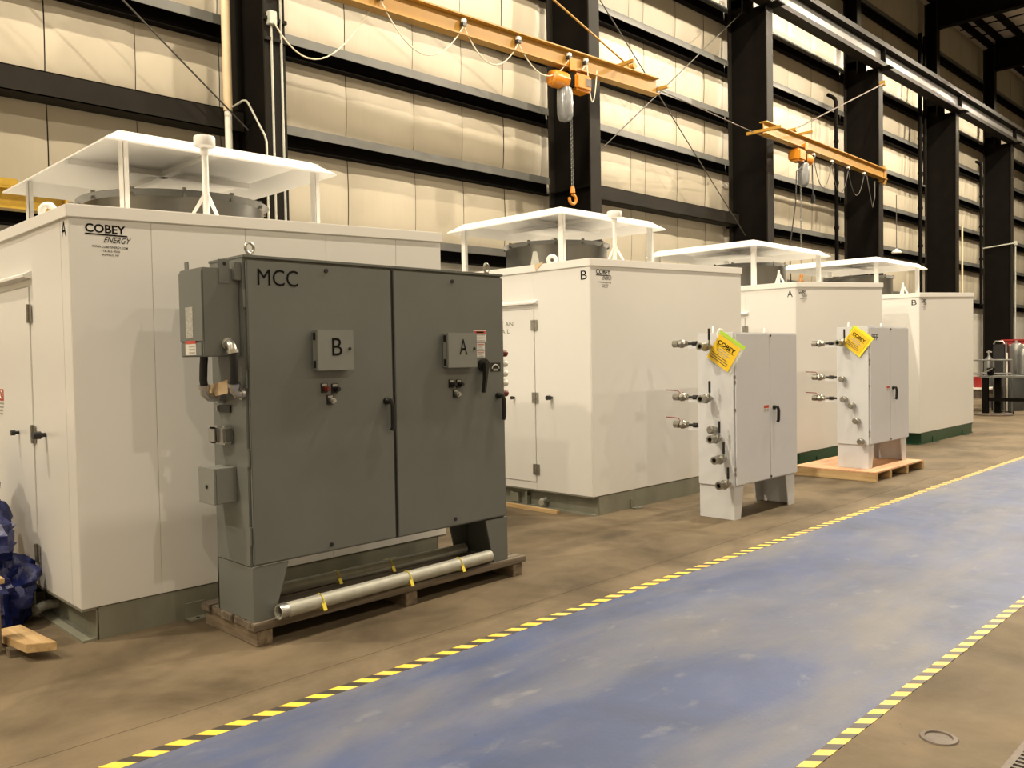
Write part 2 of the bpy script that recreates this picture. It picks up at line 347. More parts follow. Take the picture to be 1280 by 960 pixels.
# ---------------------------------------------------------------- columns
COLLAB = {1: 'dark steel wall column behind the nearest enclosure, carrying two bright conduits',
          2: 'dark steel wall column behind the chain hoist hook and the second enclosure',
          3: 'dark steel wall column at the right end of the crossed brace rods',
          4: 'dark steel wall column that holds the far jib crane and its tie rod',
          5: 'dark steel wall column rising behind the canopy of the last white enclosure',
          6: 'dark steel wall column beside the work stand clutter at the far right'}
def column(i, y):
    if i in COLLAB: root = thing('steel_column', (-9.8, y, 0), COLLAB[i], 'column', 'steel columns along the left wall')
    else: root = bpy.data.objects.new('column', None); COL.objects.link(root); root.location = (-9.8, y, 0); root.parent = wl
    if i not in COLLAB: root.location = (-9.8, y, 0)
    MB().prism([(-10.25, y-.01, 0), (-9.34, y-.01, 0), (-9.34, y-.01, 9.22), (-9.46, y-.01, 9.22), (-9.70, y-.01, 9.27), (-9.70, y-.01, 9.47), (-9.9, y-.01, 9.6), (-10.25, y-.01, 9.6)], (0, .02, 0)).build('web', 'dark_steel', root, smooth=0)
    B(-9.34, -9.31, y-.14, y+.14, 0, 9.22).build('inner_flange', 'flange_steel', root, bevel=.003)
    B(-10.28, -10.25, y-.14, y+.14, 0, 12.9).build('outer_flange', 'flange_steel', root, smooth=0)
    b = B(-10.25, -9.92, y-.01, y+.01, 9.4, 12.95); b.build('upper_web', 'dark_steel', root, smooth=0)
    B(-9.92, -9.89, y-.13, y+.13, 9.24, 12.95).build('upper_flange', 'flange_steel', root, smooth=0)
    B(-9.62, -9.02, y-.16, y+.16, 9.205, 9.235).build('seat_plate', 'dark_steel', root, smooth=0)
    if i == 2: B(-10.25, -9.34, y-.13, y-.01, 4.49, 4.51).build('stiffener', 'dark_steel', root, smooth=0)
    B(-10.2, -9.2, y-.25, y+.25, 0, .03).build('base_plate', 'dark_steel', root, smooth=0)
    return root
columns = {i: column(i, y) for i, y in enumerate(COLY)}
# conduits on column 1
y = COLY[1]; c1 = columns[1]
MB().tube([(-9.28, y-.06, 1.0), (-9.28, y-.06, 5.66)], .014).build('conduit', 'galvanized_pipe', c1)
MB().tube([(-9.28, y+.07, 1.0), (-9.28, y+.07, 9.0)], .014).build('conduit', 'galvanized_pipe', c1)
MB().tube([(-9.28, y-.16, 1.0), (-9.28, y-.16, 4.22), (-9.3, y-.17, 4.30), (-9.62, y-.20, 4.74), (-9.68, y-.2, 4.79), (-9.74, y-.21, 4.80), (-10.25, y-.24, 4.74)], .013).build('bent_conduit', 'galvanized_pipe', c1)
B(-9.30, -9.22, y-.11, y-.01, 5.62, 5.78).build('junction_box', 'galvanized_pipe', c1, bevel=.006)
for z in (5.46, 5.70): B(-9.31, -9.27, y-.15, y+.15, z-.02, z+.02).build('clamp_bar', 'flange_steel', c1)
B(-9.30, -9.24, y-.09, y-.03, 3.95, 4.02).build('red_box', 'red_paint', c1)
# cable swag from junction box
pts = []
for k in range(17):
    t = k/16; pts.append((-9.22+.08*t, y-.06+1.42*t, 5.65+.58*t-.55*4*t*(1-t)*(1.25-.5*t)))
MB().tube(pts, .009, 6).build('cable_swag', 'cable_beige', c1)
MB().prism([(-9.95, y+.14, 4.98), (-9.95, y+.14, 4.90), (-10.25, y+.62, 4.55), (-10.25, y+.62, 4.63)], (-.02, 0, 0)).build('knee_brace', 'dark_steel', c1, smooth=0)
# tan downpipe in the corner of bay 1
dp = thing('downpipe', (-10.1, 5.06, 0), 'tan drain pipe running down beside the nearest column', 'pipe')
MB().tube([(-10.01, 5.06, 4.72), (-10.01, 5.06, 12.5)], .055, 14).build('pipe_run', 'pipe_tan', dp)
MB().tube([(-10.01, 5.06, 4.72), (-10.01, 5.06, 4.16), (-10.0, 5.065, 4.10), (-9.97, 5.08, 4.07), (-9.86, 5.09, 4.07), (-9.83, 5.09, 4.04), (-9.82, 5.09, 3.9), (-9.82, 5.09, .3)], .045, 12).build('lower_elbow', 'white_plastic', dp)
# black risers and bent pipes in far bays
def riser(px, y, z0, z1, label, bend=True, r=.05):
    t = thing('riser_pipe', (px, y, z0), label, 'pipe')
    pts = [(px, y, z0), (px, y, z1)]
    if bend: pts += [(px-.02, y-.02, z1+.08), (px-.06, y-.10, z1+.13), (px-.08, y-.30, z1+.14)]
    MB().tube(pts, r, 10).build('pipe_run', 'dark_steel', t)
    for z in (4.9, 6.1, 7.2, 8.3):
        if z0 < z < z1: MB().cyl((px, y, z-.04), (px, y, z+.04), r*1.35, seg=10).build('coupling', 'dark_steel', t)
    return t
riser(-10.0, 22.35, .6, 8.25, 'black bent riser pipe in the bay behind the far jib crane')
riser(-10.0, 28.45, .6, 11.6, 'tall black riser pipe left of the column behind the last enclosure', False, .06)
riser(-10.0, 28.85, 6.9, 11.6, 'short black riser pipe high beside the taller riser', False, .05)
riser(-10.0, 34.55, 3.2, 8.3, 'black bent riser pipe near the far right column')
# grey wall conduit by column 5/6
t = thing('wall_conduit', (-9.25, 35.5, 0), 'thin grey conduit bent across the far right column', 'conduit')
MB().tube([(-9.24, 35.98, 1.0), (-9.24, 35.98, 5.45), (-9.24, 35.95, 5.53), (-9.26, 35.74, 5.5), (-10.3, 35.62, 5.4)], .025, 8).build('pipe_run', 'galvanized_pipe', t)
B(-9.28, -9.18, 35.9, 36.02, 5.45, 5.6).build('junction_box', 'galvanized_pipe', t)
t = thing('pale_pipe', (-9.2, 29.9, 0), 'pale pipe strapped to the column behind the last enclosure', 'pipe')
MB().tube([(-9.25, 30.02, .2), (-9.25, 30.02, 5.6)], .028, 10).build('pipe_run', 'pipe_tan', t)
# ---------------------------------------------------------------- runway beam
rw = thing('crane_runway_beam', (-9.32, 18, 9.24), 'long steel crane runway beam running along the tops of the columns', 'crane rail')
B(-9.47, -9.17, Y0, Y1, 9.24, 9.35).build('bottom_flange', 'flange_steel', rw, smooth=0)
B(-9.33, -9.31, Y0, Y1, 9.265, 9.84).build('web', 'runway_steel', rw, smooth=0)
B(-9.50, -9.14, Y0, Y1, 9.74, 9.87).build('top_flange', 'flange_steel', rw, smooth=0)
B(-9.36, -9.28, Y0, Y1, 9.87, 9.95).build('rail', 'dark_steel', rw, smooth=0)
for y in COLY:
    b = B(-9.31, -9.18, y-.012, y+.012, 9.265, 9.84); b.box(-9.46, -9.33, y-.012, y+.012, 9.265, 9.84); b.build('stiffener', 'dark_steel', rw, smooth=0)
    B(-9.90, -9.50, y-.06, y+.06, 9.84, 9.86).build('tie_plate', 'dark_steel', rw, smooth=0)
# ---------------------------------------------------------------- jib cranes
def ibeam(mb, p, q, hw, z0, z1, tf=.02, tw=.012):
    p = Vector(p); q = Vector(q); d = (q-p).normalized(); n = Vector((-d.y, d.x, 0))
    def bar(w_, a, c):
        A = [p-n*w_, p+n*w_, q+n*w_, q-n*w_]
        mb.hexa([(v.x, v.y, a) for v in A]+[(v.x, v.y, c) for v in A])
    bar(hw, z0, z0+tf); bar(hw, z1-tf, z1); bar(tw/2, z0+tf, z1-tf)
    return mb
def jib(name, p, q, z0, z1, label, m='crane_yellow', tie=None, group=None, tiem='crane_yellow'):
    t = thing(name, (p[0], p[1], z0), label, 'jib crane', group)
    ibeam(MB(), (p[0], p[1], 0), (q[0], q[1], 0), .085, z0, z1).build('beam', m, t, smooth=0)
    d = (Vector((q[0], q[1], 0))-Vector((p[0], p[1], 0))).normalized(); n = Vector((-d.y, d.x, 0))
    b = B(p[0]-.12, p[0]+.02, p[1]-.09, p[1]+.09, z0-.06, z1+.06); b.cyl((p[0]-.02, p[1], z0-.12), (p[0]-.02, p[1], z1+.12), .04); b.build('hinge', m, t)
    if tie:
        e = Vector((p[0], p[1], 0)).lerp(Vector((q[0], q[1], 0)), tie[0]); top = (p[0], p[1], tie[1])
        MB().cyl((e.x, e.y, z1+.06), top, .016, seg=10).build('tie_rod', tiem, t)
        B(p[0]-.12, p[0]+.04, p[1]-.04, p[1]+.04, tie[1]-.07, tie[1]+.07).build('tie_bracket', m, t, bevel=.01)
        b = MB().cyl(e+n*.1+Vector((0, 0, z1+.06)), e-n*.1+Vector((0, 0, z1+.06)), .05); b.box(e.x-.03, e.x+.03, e.y-.22, e.y+.02, z1, z1+.05); b.build('tie_clevis', m, t)
        e2 = e-d*.3; b = MB()
        b.hexa([tuple(e2+n*s_*.33+d*c_*.025+Vector((0, 0, zz))) for zz in (z1, z1+.05) for s_, c_ in ((-1, -1), (1, -1), (1, 1), (-1, 1))]); b.build('spreader_bar', m, t)
    return t, d, n
J1P, J1Q = (-9.18, 5.33), (-8.80, 12.45)
j1, d1, n1 = jib('jib_crane', J1P, J1Q, 6.13, 6.42, 'near yellow jib crane with looped cable and chain hoist above the second enclosure', tie=(.905, 8.79), group='wall jib cranes')
MB().cyl((-8.82, 12.45, 6.27), (-9.25, 17.3, 6.27), .010, seg=8).build('latch_rod', 'rust_steel', j1)
B(-8.95, -8.60, 12.50, 12.56, 6.24, 6.29).build('end_bar', 'crane_yellow', j1)
def festoon(t, P, d, n, z, stations, drop, m='cable_beige'):
    prev = None
    for k, s_ in enumerate(stations):
        c = Vector((P[0], P[1], 0))+d*s_-n*.055
        b = B(c.x-.03, c.x+.03, c.y-.035, c.y+.035, z-.05, z); b.build('cable_clip', 'black_plastic', t)
        B(c.x-.028, c.x+.028, c.y-.03, c.y+.03, z, z+.045).build('cable_clip_cap', 'white_plastic', t)
        if prev is not None:
            pts = []
            for q in range(13):
                u = q/12; a = prev.lerp(c, u); pts.append((a.x, a.y, z-.05-drop[k-1]*4*u*(1-u)))
            MB().tube(pts, .009, 6).build('festoon_cable', m, t)
        prev = c
festoon(j1, J1P, d1, n1, 6.31, (1.4, 2.78, 3.82, 4.9, 5.28), (.55, .42, .36, .14))
pts = [];c = Vector((J1P[0], J1P[1], 0))+d1*5.28-n1*.06
for q in range(13):
    u = q/12; pts.append((c.x+.02, c.y+.25*u, 6.26-.55*math.sin(PI*u)**.9-.05*u))
MB().tube(pts, .009, 6).build('festoon_cable', 'cable_beige', j1)
J2P, J2Q = (-9.18, 23.5), (-8.98, 16.55)
j2, d2, n2 = jib('jib_crane', J2P, J2Q, 6.20, 6.47, 'far yellow jib crane hung from the fourth column by a pale tie rod', tie=(.80, 8.79), group='wall jib cranes', tiem='rust_steel')
b = B(-9.35, -8.55, 16.5, 16.56, 6.24, 6.30); b.build('end_bar', 'crane_yellow', j2)
festoon(j2, J2P, d2, -n2, 6.12, (4.6, 3.6, 2.6, 1.6), (.62, .62, .55), 'cable_dark')
pts = [(-9.05, 22.0, 6.1), (-9.0, 22.1, 5.6), (-9.0, 22.25, 5.3), (-9.0, 22.4, 5.6), (-9.02, 22.45, 6.0)]
MB().tube(pts, .01, 6).build('festoon_cable', 'cable_dark', j2)
# low yellow beam at the left edge
j3 = thing('low_jib_crane', (-9.2, -.6, 3.1), 'low yellow beam end showing beneath the canopy at the left edge', 'jib crane')
ibeam(MB(), (-9.2, -.66, 0), (-9.2, 2.86, 0), .085, 3.10, 3.31).build('beam', 'old_yellow', j3, smooth=0)
B(-9.29, -9.11, 2.86, 2.88, 3.08, 3.34).build('end_plate', 'old_yellow', j3)
b = B(-9.26, -9.14, 2.1, 2.45, 3.31, 3.39); b.box(-9.22, -9.18, 1.6, 2.25, 3.39, 3.48); b.build('tie_clevis', 'old_yellow', j3, bevel=.008)
B(-9.305, -9.1, -.72, -.52, 3.0, 3.42).build('hinge', 'old_yellow', j3)
# ---------------------------------------------------------------- chain hoists
def hoist(P, d, s_, zb, label, hookz, flip=1, bag='bag_vinyl'):
    c = Vector((P[0], P[1], 0))+d*s_; n = Vector((-d.y, d.x, 0))
    t = thing('chain_hoist', (c.x, c.y, zb-.4), label, 'hoist', 'electric chain hoists')
    def obx(mb, a0, a1, b0, b1, z0, z1):
        mb.hexa([tuple(c+d*a+n*b_)[:2]+(z,) for z in (z0, z1) for a, b_ in ((a0, b0), (a1, b0), (a1, b1), (a0, b1))]); return mb
    b = MB(); obx(b, -.08, .08, -.12, -.105, zb-.05, zb+.13); obx(b, -.08, .08, .105, .12, zb-.05, zb+.13)
    for a in (-.05, .05):
        for s2 in (-1, 1): b.cyl(c+d*a+n*s2*.03+Vector((0, 0, zb+.05)), c+d*a+n*s2*.10+Vector((0, 0, zb+.05)), .04)
    b.cyl(c-n*.12+Vector((0, 0, zb-.035)), c+n*.12+Vector((0, 0, zb-.035)), .015)
    b.build('trolley', 'hoist_orange', t, bevel=.004)
    z = zb-.19
    b = MB(); obx(b, .05, .42, -.14, .14, z-.14, z+.13); b.build('motor_housing', 'hoist_orange', t, bevel=.04)
    b = MB(); obx(b, .25, .38, -.146, -.138, z-.06, z+.06); b.build('nameplate', 'rust_steel', t)
    b = MB().lathe(c-d*.06+Vector((0, 0, z-.02)), -d, [(.10, 0), (.135, .02), (.135, .26), (.12, .32), (.09, .34), (.001, .34)], 12); b.build('gear_housing', 'hoist_orange', t, smooth=30)
    b = MB(); obx(b, -.07, .05, -.10, .10, z-.12, z+.12); obx(b, -.05, .03, -.04, .04, z+.05, zb-.04); b.build('center_block', 'dark_steel', t, bevel=.01)
    bc = c-d*.08-n*.0
    b = MB().lathe((bc.x, bc.y, z-.13), (0, 0, -1), [(.02, -.03), (.11, 0), (.125, .05), (.13, .25), (.125, .42), (.10, .49), (.05, .52), (.001, .53)], 16)
    b.build('chain_bag', bag, t)
    hc = c+d*.06; b = MB(); k = 0; zz = z-.15
    while zz > hookz+.18:
        b.torus((hc.x, hc.y, zz), d if k % 2 else n, .02, .006, 8, 4); zz -= .032; k += 1
    b.build('chain', 'steel_grey', t)
    b = MB().cyl((hc.x, hc.y, hookz+.10), (hc.x, hc.y, hookz+.2), .045, .03)
    pts = [Vector((hc.x, hc.y, hookz))+(d*math.sin(a)+Vector((0, 0, math.cos(a))))*.075 for a in [PI*2*q/16-.1 for q in range(14)]]
    b.tube(pts, .024, 8); b.build('hook', 'hoist_orange', t)
    return t, c
h1, hc1 = hoist(J1P, d1, 4.93, 6.13, 'orange chain hoist with clear grey chain bag and hook above the second enclosure', 4.09)
h2, hc2 = hoist(J2P, d2, 5.1, 6.20, 'small orange chain hoist with dark chain bag under the far jib crane', 3.2)
pts = [(hc2.x+.1, hc2.y-.15, 5.8), (hc2.x+.12, hc2.y-.5, 5.6), (hc2.x+.12, hc2.y-.55, 4.9), (hc2.x+.1, hc2.y-.8, 3.9), (hc2.x+.1, hc2.y-.75, 2.9)]
MB().tube(pts, .014, 6).build('pendant_cord', 'black_rubber', h2)
pts = [(hc2.x+.05, hc2.y+.42, 5.9), (hc2.x+.05, hc2.y+.44, 5.2)]
MB().tube(pts, .012, 6).build('pendant_cord', 'black_rubber', h2)
B(hc2.x+.01, hc2.x+.09, hc2.y+.40, hc2.y+.49, 5.02, 5.22).build('pendant_control', 'black_plastic', h2, bevel=.015)
pl = thing('pendant_lamp', (-9.4, 24.9, 4.35), 'small white shade hanging on a thin cord in the fifth bay', 'pendant')
MB().cyl((-9.4, 24.9, 4.45), (-9.4, 24.9, 6.0), .012, seg=6).build('cord', 'cable_dark', pl)
MB().lathe((-9.4, 24.9, 4.35), UZ, [(.13, 0), (.14, .03), (.06, .1), (.02, .13)], 16).build('shade', 'white_plastic', pl)
# ================================================================ WHITE ENCLOSURES
def enclosure(label, letter, x0, y0, Ly, zt0, zt1, basem, can, shroud, seams=(), opts=()):
    D = 3.5; y1 = y0+Ly
    zt = lambda y: zt0+(zt1-zt0)*(y-y0)/Ly
    t = thing('equipment_enclosure', (x0-D/2, y0+Ly/2, 0), label, 'enclosure', 'white equipment enclosures in a row')
    def slab(mb, xa, xb, ya, yb, za, zfun):
        return mb.hexa([(xa, ya, za(ya)), (xb, ya, za(ya)), (xb, yb, za(yb)), (xa, yb, za(yb)), (xa, ya, zfun(ya)), (xb, ya, zfun(ya)), (xb, yb, zfun(yb)), (xa, yb, zfun(yb))])
    ZB = .195
    c = lambda y: ZB
    slab(MB(), x0-D+.01, x0-.01, y0+.01, y1-.01, c, lambda y: zt(y)-.01).build('body', 'white_paint', t, smooth=0)
    tr = lambda y: zt(y)-.07
    # front panels
    ys = [y0]+[y0+s for s in seams]+[y1]
    for i in range(len(ys)-1):
        a = ys[i]+(.0006 if i else 0); e = ys[i+1]-(.0006 if i < len(ys)-2 else 0)
        slab(MB(), x0-.012, x0, a, e, c, tr).build('panel', 'white_paint', t, bevel=.002)
    # left panels with door
    dx0, dx1 = x0-.77, x0-1.69
    for a, e in ((x0-.012, x0-.1495), (x0-.1505, dx0-.0), (dx1, x0-D)) if seams else ((x0-.012, dx0), (dx1, x0-D)):
        B(a-.001, e, y0, y0+.012, ZB, zt0-.07).build('panel', 'white_paint', t, bevel=.002)
    B(dx0, dx1, y0+.002, y0+.012, ZB, .27).build('panel', 'white_paint', t, bevel=.002)
    B(dx0, dx1, y0+.002, y0+.012, 2.10, zt0-.07).build('panel', 'white_paint', t, bevel=.002)
    door = B(dx0-.006, dx1+.006, y0-.006, y0+.012, .275, 2.092).build('door', 'white_paint', t, bevel=.003)
    for z in (.41, 1.165, 1.925):
        b = B(dx0-.045, dx0+.045, y0-.012, y0-.005, z-.055, z+.055); b.cyl((dx0, y0-.014, z-.058), (dx0, y0-.014, z+.058), .009, seg=8); b.build('hinge', 'brass_steel', door)
    b = MB().cyl((x0-1.08, y0-.006, 1.16), (x0-1.08, y0-.03, 1.16), .011); b.cyl((x0-1.08, y0-.03, 1.16), (x0-1.08, y0-.055, 1.16), .018); b.build('knob', 'black_plastic', door)
    b = MB().cyl((x0-.54, y0, 1.172), (x0-.54, y0-.03, 1.172), .014); b.cyl((x0-.54, y0-.03, 1.172), (x0-.54, y0-.075, 1.172), .024); b.build('knob', 'black_plastic', t)
    MB().prism([(dx0+.055, y0, 2.19), (dx0+.055, y0-.05, 2.165), (dx0+.055, y0-.05, 2.15), (dx0+.055, y0, 2.14)], (-1.03, 0, 0)).build('drip_cap', 'white_trim', t)
    # roof trim
    b = MB(); zl = lambda y: zt(y)-.075
    slab(b, x0-.01, x0+.014, y0-.014, y1+.014, zl, zt); slab(b, x0-D-.014, x0-D+.01, y0-.014, y1+.014, zl, zt)
    slab(b, x0-D, x0, y0-.014, y0+.01, zl, zt); slab(b, x0-D, x0, y1-.01, y1+.014, zl, zt)
    b.build('roof_trim', 'white_trim', t, bevel=.004)
    slab(MB(), x0-D, x0, y0, y1, lambda y: zt(y)-.02, lambda y: zt(y)-.004).build('roof_sheet', 'white_trim', t, smooth=0)
    # skid
    b = B(x0-.06, x0-.004, y0+.085, y1-.085, 0, ZB-.005); b.box(x0-D+.004, x0-D+.06, y0+.085, y1-.085, 0, ZB-.005)
    for ya, yb, yw in ((y0, y0+.09, y0+.078), (y1-.09, y1, y1-.09)):
        b.box(x0-D, x0-.004, ya, yb, 0, .014); b.box(x0-D, x0-.004, ya, yb, ZB-.014, ZB-.002); b.box(x0-D, x0-.004, yw, yw+.012, .01, ZB-.01)
    b.build('skid_base', basem, t, smooth=0)
    # tie-down angles
    for yy in (y0+.60, y0+Ly-.62):
        b = B(x0-.004, x0+.006, yy, yy+.12, .0, .10); b.box(x0, x0+.075, yy, yy+.12, 0, .009)
        o = b.build('tie_down_angle', basem, t, smooth=0)
        MB().cyl((x0+.04, yy+.06, .009), (x0+.04, yy+.06, .011), .012).build('bolt_hole', 'dark_void', o)
    b = B(x0-1.20, x0-1.08, y0+.03, y0+.078, .03, .13); b.build('skid_bracket', basem, t)
    MB().tube([(x0-.70, y0+.08, .085), (x0-.70, y0+.0, .085), (x0-.66, y0-.06, .075)], .03, 10).build('drain_pipe', 'galvanized_pipe', t)
    b = B(x0-.97, x0-.94, y0+.02, y0+.07, .014, .14); b.cyl((x0-.97, y0+.045, .14), (x0-.94, y0+.045, .14), .025); b.build('lifting_lug', basem, t)
    # lettering
    text(letter, (x0-.125, y0, zt0-(.177 if seams else .205)), UX, UZ, .08, .09, 'black_ink', t)
    lo = y0+.085
    f = zt0-.095
    text('COBEY', (x0, lo, f-.055), UY, UZ, .225, .050, 'black_ink', t, bold=.025)
    B(x0+.0005, x0+.0018, lo, lo+.235, f-.068, f-.060).build('lettering', 'black_ink', t, smooth=0)
    text('ENERGY', (x0, lo+.10, f-.108), UY, UZ, .145, .034, 'black_ink', t, shear=.35, bold=.005)
    text('WWW.COBEYENERGY.COM', (x0, lo+.035, f-.140), UY, UZ, .20, .013, 'black_ink', t, bold=.01)
    text('716-362-9550', (x0, lo+.085, f-.163), UY, UZ, .105, .012, 'black_ink', t, bold=.005)
    text('BUFFALO, NY', (x0, lo+.09, f-.186), UY, UZ, .095, .012, 'black_ink', t, bold=.01)
    # canopy: flat top, lips sloping out and down on all sides
    cx0, cx1, cy0, cy1, cz = can            # outer tip rectangle (x0 near, x1 far) and tip height
    lip = .14; rise = .095; cz -= .035
    o4 = [(cx0, cy0), (cx0, cy1), (cx1, cy1), (cx1, cy0)]
    i4 = [(cx0-lip, cy0+lip), (cx0-lip, cy1-lip), (cx1+lip, cy1-lip), (cx1+lip, cy0+lip)]
    V = [(*p, cz) for p in o4]+[(*p, cz+rise) for p in i4]+[(*p, cz-.012) for p in o4]+[(*p, cz+rise-.008) for p in i4]
    F = [(4, 5, 6, 7), (11, 10, 9, 8+0) if False else (15, 14, 13, 12)]
    for k in range(4):
        n_ = (k+1) % 4; F += [(k, n_, 4+n_, 4+k), (8+n_, 8+k, 12+k, 12+n_), (k, 8+k, 8+n_, n_)]
    cp = MB().add(V, F).build('canopy', 'white_trim', t, smooth=0)
    mx = (cx0+cx1)/2; my = (cy0+cy1)/2
    b = B(mx-.03, mx+.03, cy0+lip, cy1-lip, cz+rise-.05, cz+rise-.008); b.box(cx1+lip, cx0-lip, my-.03, my+.03, cz+rise-.05, cz+rise-.008); b.build('stiffener', 'white_trim', cp, smooth=0)
    for px, py in ((cx0-.155, cy0+.155), (cx0-.155, cy1-.12), (cx1+.12, cy0+.155), (cx1+.12, cy1-.12)):
        b = B(px-.034, px+.034, py-.004, py+.004, zt(py)-.01, cz+rise-.008); b.box(px+.026, px+.034, py, py+.036, zt(py)-.01, cz+rise-.008)
        b.build('post', 'white_trim', t, smooth=0)
    # galvanised fan shroud
    sx, sy, sr, sz = shroud
    MB().lathe((sx, sy, zt(sy)-.02), UZ, [(sr*.97, 0), (sr*.97, sz-zt(sy)-.03), (sr*1.02, sz-zt(sy)), (sr*1.035, sz-zt(sy)+.008), (sr*1.02, sz-zt(sy)+.014), (sr*.95, sz-zt(sy)), (sr*.94, .03)], 56).build('fan_shroud', 'galvanized', t)
    for k in range(12):
        a = 2*PI*k/12+.2; B(sx+sr*.99*math.cos(a)-.012, sx+sr*.99*math.cos(a)+.012, sy+sr*.99*math.sin(a)-.012, sy+sr*.99*math.sin(a)+.012, sz-.05, sz+.012).build('rim_clip', 'galvanized', t)
    b = MB().cyl((sx, sy, zt(sy)-.01), (sx, sy, sz-.06), .09)
    for k in range(6):
        a = PI*k/3; e = Vector((math.cos(a), math.sin(a), 0)); n = Vector((-e.y, e.x, 0)); z = sz-.14
        P = [Vector((sx, sy, z))+e*r_+n*w_+Vector((0, 0, h_)) for r_, w_, h_ in ((.08, -.05, .03), (sr*.9, -.09, .02), (sr*.9, .09, -.03), (.08, .05, -.03))]
        b.prism(P, (0, 0, .008))
    b.build('fan', 'dark_steel', t)
    # roof fittings
    if 'vent' in opts or 'ventcap' in opts:
        vx, vy, vz = x0-.23, y0+(.92 if 'vent' in opts else .70), zt(y0+.8)
        if letter == 'B': vx, vy = x0-.26, y0+.72
        top = 3.06 if letter == 'A' else 3.10
        b = MB().cyl((vx, vy, vz), (vx, vy, top-.05), .021, seg=12); b.cyl((vx, vy, top-.10), (vx, vy, top-.04), .03, seg=12); b.build('vent_pipe', 'white_trim', t)
        b = MB()
        for k in range(3):
            a = 2*PI*k/3+.3; b.prism([(vx, vy, vz+.16), (vx+.1*math.cos(a), vy+.1*math.sin(a), vz-.005), (vx+.12*math.cos(a), vy+.12*math.sin(a), vz-.005), (vx, vy, vz+.21)], (-.012*math.sin(a), .012*math.cos(a), 0))
        b.build('pipe_brace', 'white_trim', t, smooth=0)
        r_ = .068 if letter == 'A' else .078
        MB().lathe((vx, vy, top-.045), UZ, [(.02, -.015), (r_*.95, 0), (r_, .008), (r_, .055), (r_*.95, .064), (.001, .068)], 24).build('vent_cap', 'white_trim', t)
    if 'tripod' in opts:
        vx, vy, vz = x0-.30, y0+.10, zt(y0); b = MB()
        for k in range(3):
            a = 2*PI*k/3+.3; b.prism([(vx, vy, vz+.12), (vx+.06*math.cos(a), vy+.06*math.sin(a), vz-.005), (vx+.09*math.cos(a), vy+.09*math.sin(a), vz-.005), (vx, vy, vz+.17)], (-.014*math.sin(a), .014*math.cos(a), 0))
        b.cyl((vx, vy, vz), (vx, vy, vz+.19), .016); b.build('pipe_stub', 'white_trim', t, smooth=0)
    # lifting eye on the roof edge
    ex = x0-.56
    if 'vent' in opts: MB().torus((ex, y0+.06, zt0+.035), (.7, -.7, 0), .040, .021, 20, 10).build('lifting_eye', 'white_trim', t)
    if 'cone' in opts:
        MB().lathe((x0-.84, y0+.10, zt0-.01), UZ, [(.075, 0), (.03, .16), (.001, .165)], 4).build('cone_fitting', 'galvanized_pipe', t, smooth=0)
        MB().prism([(x0-.74, y0-.018, zt0-.005), (x0-.61, y0-.018, zt0+.02), (x0-.72, y0-.02, zt0-.075)], (0, .003, 0)).build('paper_flap', 'manila', t, smooth=0)
    return t, door
eA, dA = enclosure('nearest white enclosure marked A, on an olive base behind the grey cabinet', 'A', -5.155, 1.63, 2.73, 2.507, 2.588, 'olive_paint',
          (-5.74, -8.10, 2.05, 3.80, 3.10), (-6.77, 2.95, .70, 2.87), (.46, 1.07, 1.68, 2.29), ('vent',))
eB, dB = enclosure('white enclosure marked B, standing right of the grey cabinet on an olive base', 'B', -5.36, 6.45, 2.85, 2.555, 2.633, 'olive_paint',
          (-5.99, -7.85, 6.75, 8.64, 3.15), (-6.93, 7.70, .63, 2.93), (), ('vent', 'cone'))
eA2, dA2 = enclosure('white enclosure marked A, on a green base behind the two white valve cabinets', 'A', -5.50, 11.0, 2.97, 2.56, 2.69, 'green_paint',
          (-6.10, -8.05, 11.05, 13.40, 3.17), (-7.0, 12.3, .63, 2.98), (), ('tripod',))
eB2, dB2 = enclosure('farthest white enclosure marked B, on a green base', 'B', -5.23, 14.83, 2.77, 2.55, 2.66, 'green_paint',
          (-5.86, -7.85, 14.85, 17.05, 3.17), (-6.8, 16.1, .63, 2.98), (), ('tripod',))
# door lettering: safety label on A, two words on B
lx = -5.155-1.41
B(lx-.16, lx, 1.63-.0078, 1.63-.0065, 1.36, 1.44).build('safety_label', 'label_red', dA, smooth=0)
MB().torus((lx-.05, 1.63-.0075, 1.40), UY, .026, .004, 18, 4).build('safety_symbol', 'label_white', dA)
for k in range(4): B(lx-.16, lx-.012*k, 1.63-.0078, 1.63-.0065, 1.335-.024*k, 1.347-.024*k).build('fine_print', 'label_print', dA, smooth=0)
text('C AN', (-6.645, 6.45-.006, 1.930), UX, UZ, .205, .045, 'green_ink', dB); text('A L', (-6.62, 6.45-.006, 1.852), UX, UZ, .125, .045, 'green_ink', dB)

# ================================================================ GREY CONTROL CABINET ON PALLET
PZ = .137
pal = thing('wooden_pallet', (-4.55, 3.3, 0), 'weathered wooden skid under the large grey control cabinet', 'pallet')
for y in (2.28, 3.32, 4.30): B(-4.99, -4.34, y, y+.095, 0, .09).build('runner', 'wood_aged_x', pal, bevel=.004)
for k, (a, e) in enumerate(((-4.335, -4.455), (-4.465, -4.60), (-4.61, -4.74), (-4.75, -4.88), (-4.89, -5.0))):
    B(a, e, 2.26+.01*(k % 2), 4.43-.012*(k % 3), .09, .135).build('plank', 'wood_aged_y', pal, bevel=.004)
X = -4.36; YA, YB = 2.275, 4.27; XB = -4.79; ZL, ZT = .445, 2.18
mcc = thing('control_cabinet', (-4.57, 3.27, PZ), 'large dark grey two-door electrical cabinet lettered MCC on a wooden skid', 'cabinet')
B(XB, X-.025, YA, YB, ZL, ZT).build('body', 'grey_enamel', mcc, bevel=.004)
B(XB-.005, X-.005, YA-.004, YB+.004, ZT-.004, ZT+.012).build('drip_lip', 'grey_enamel', mcc, bevel=.003)
GAP = 3.281
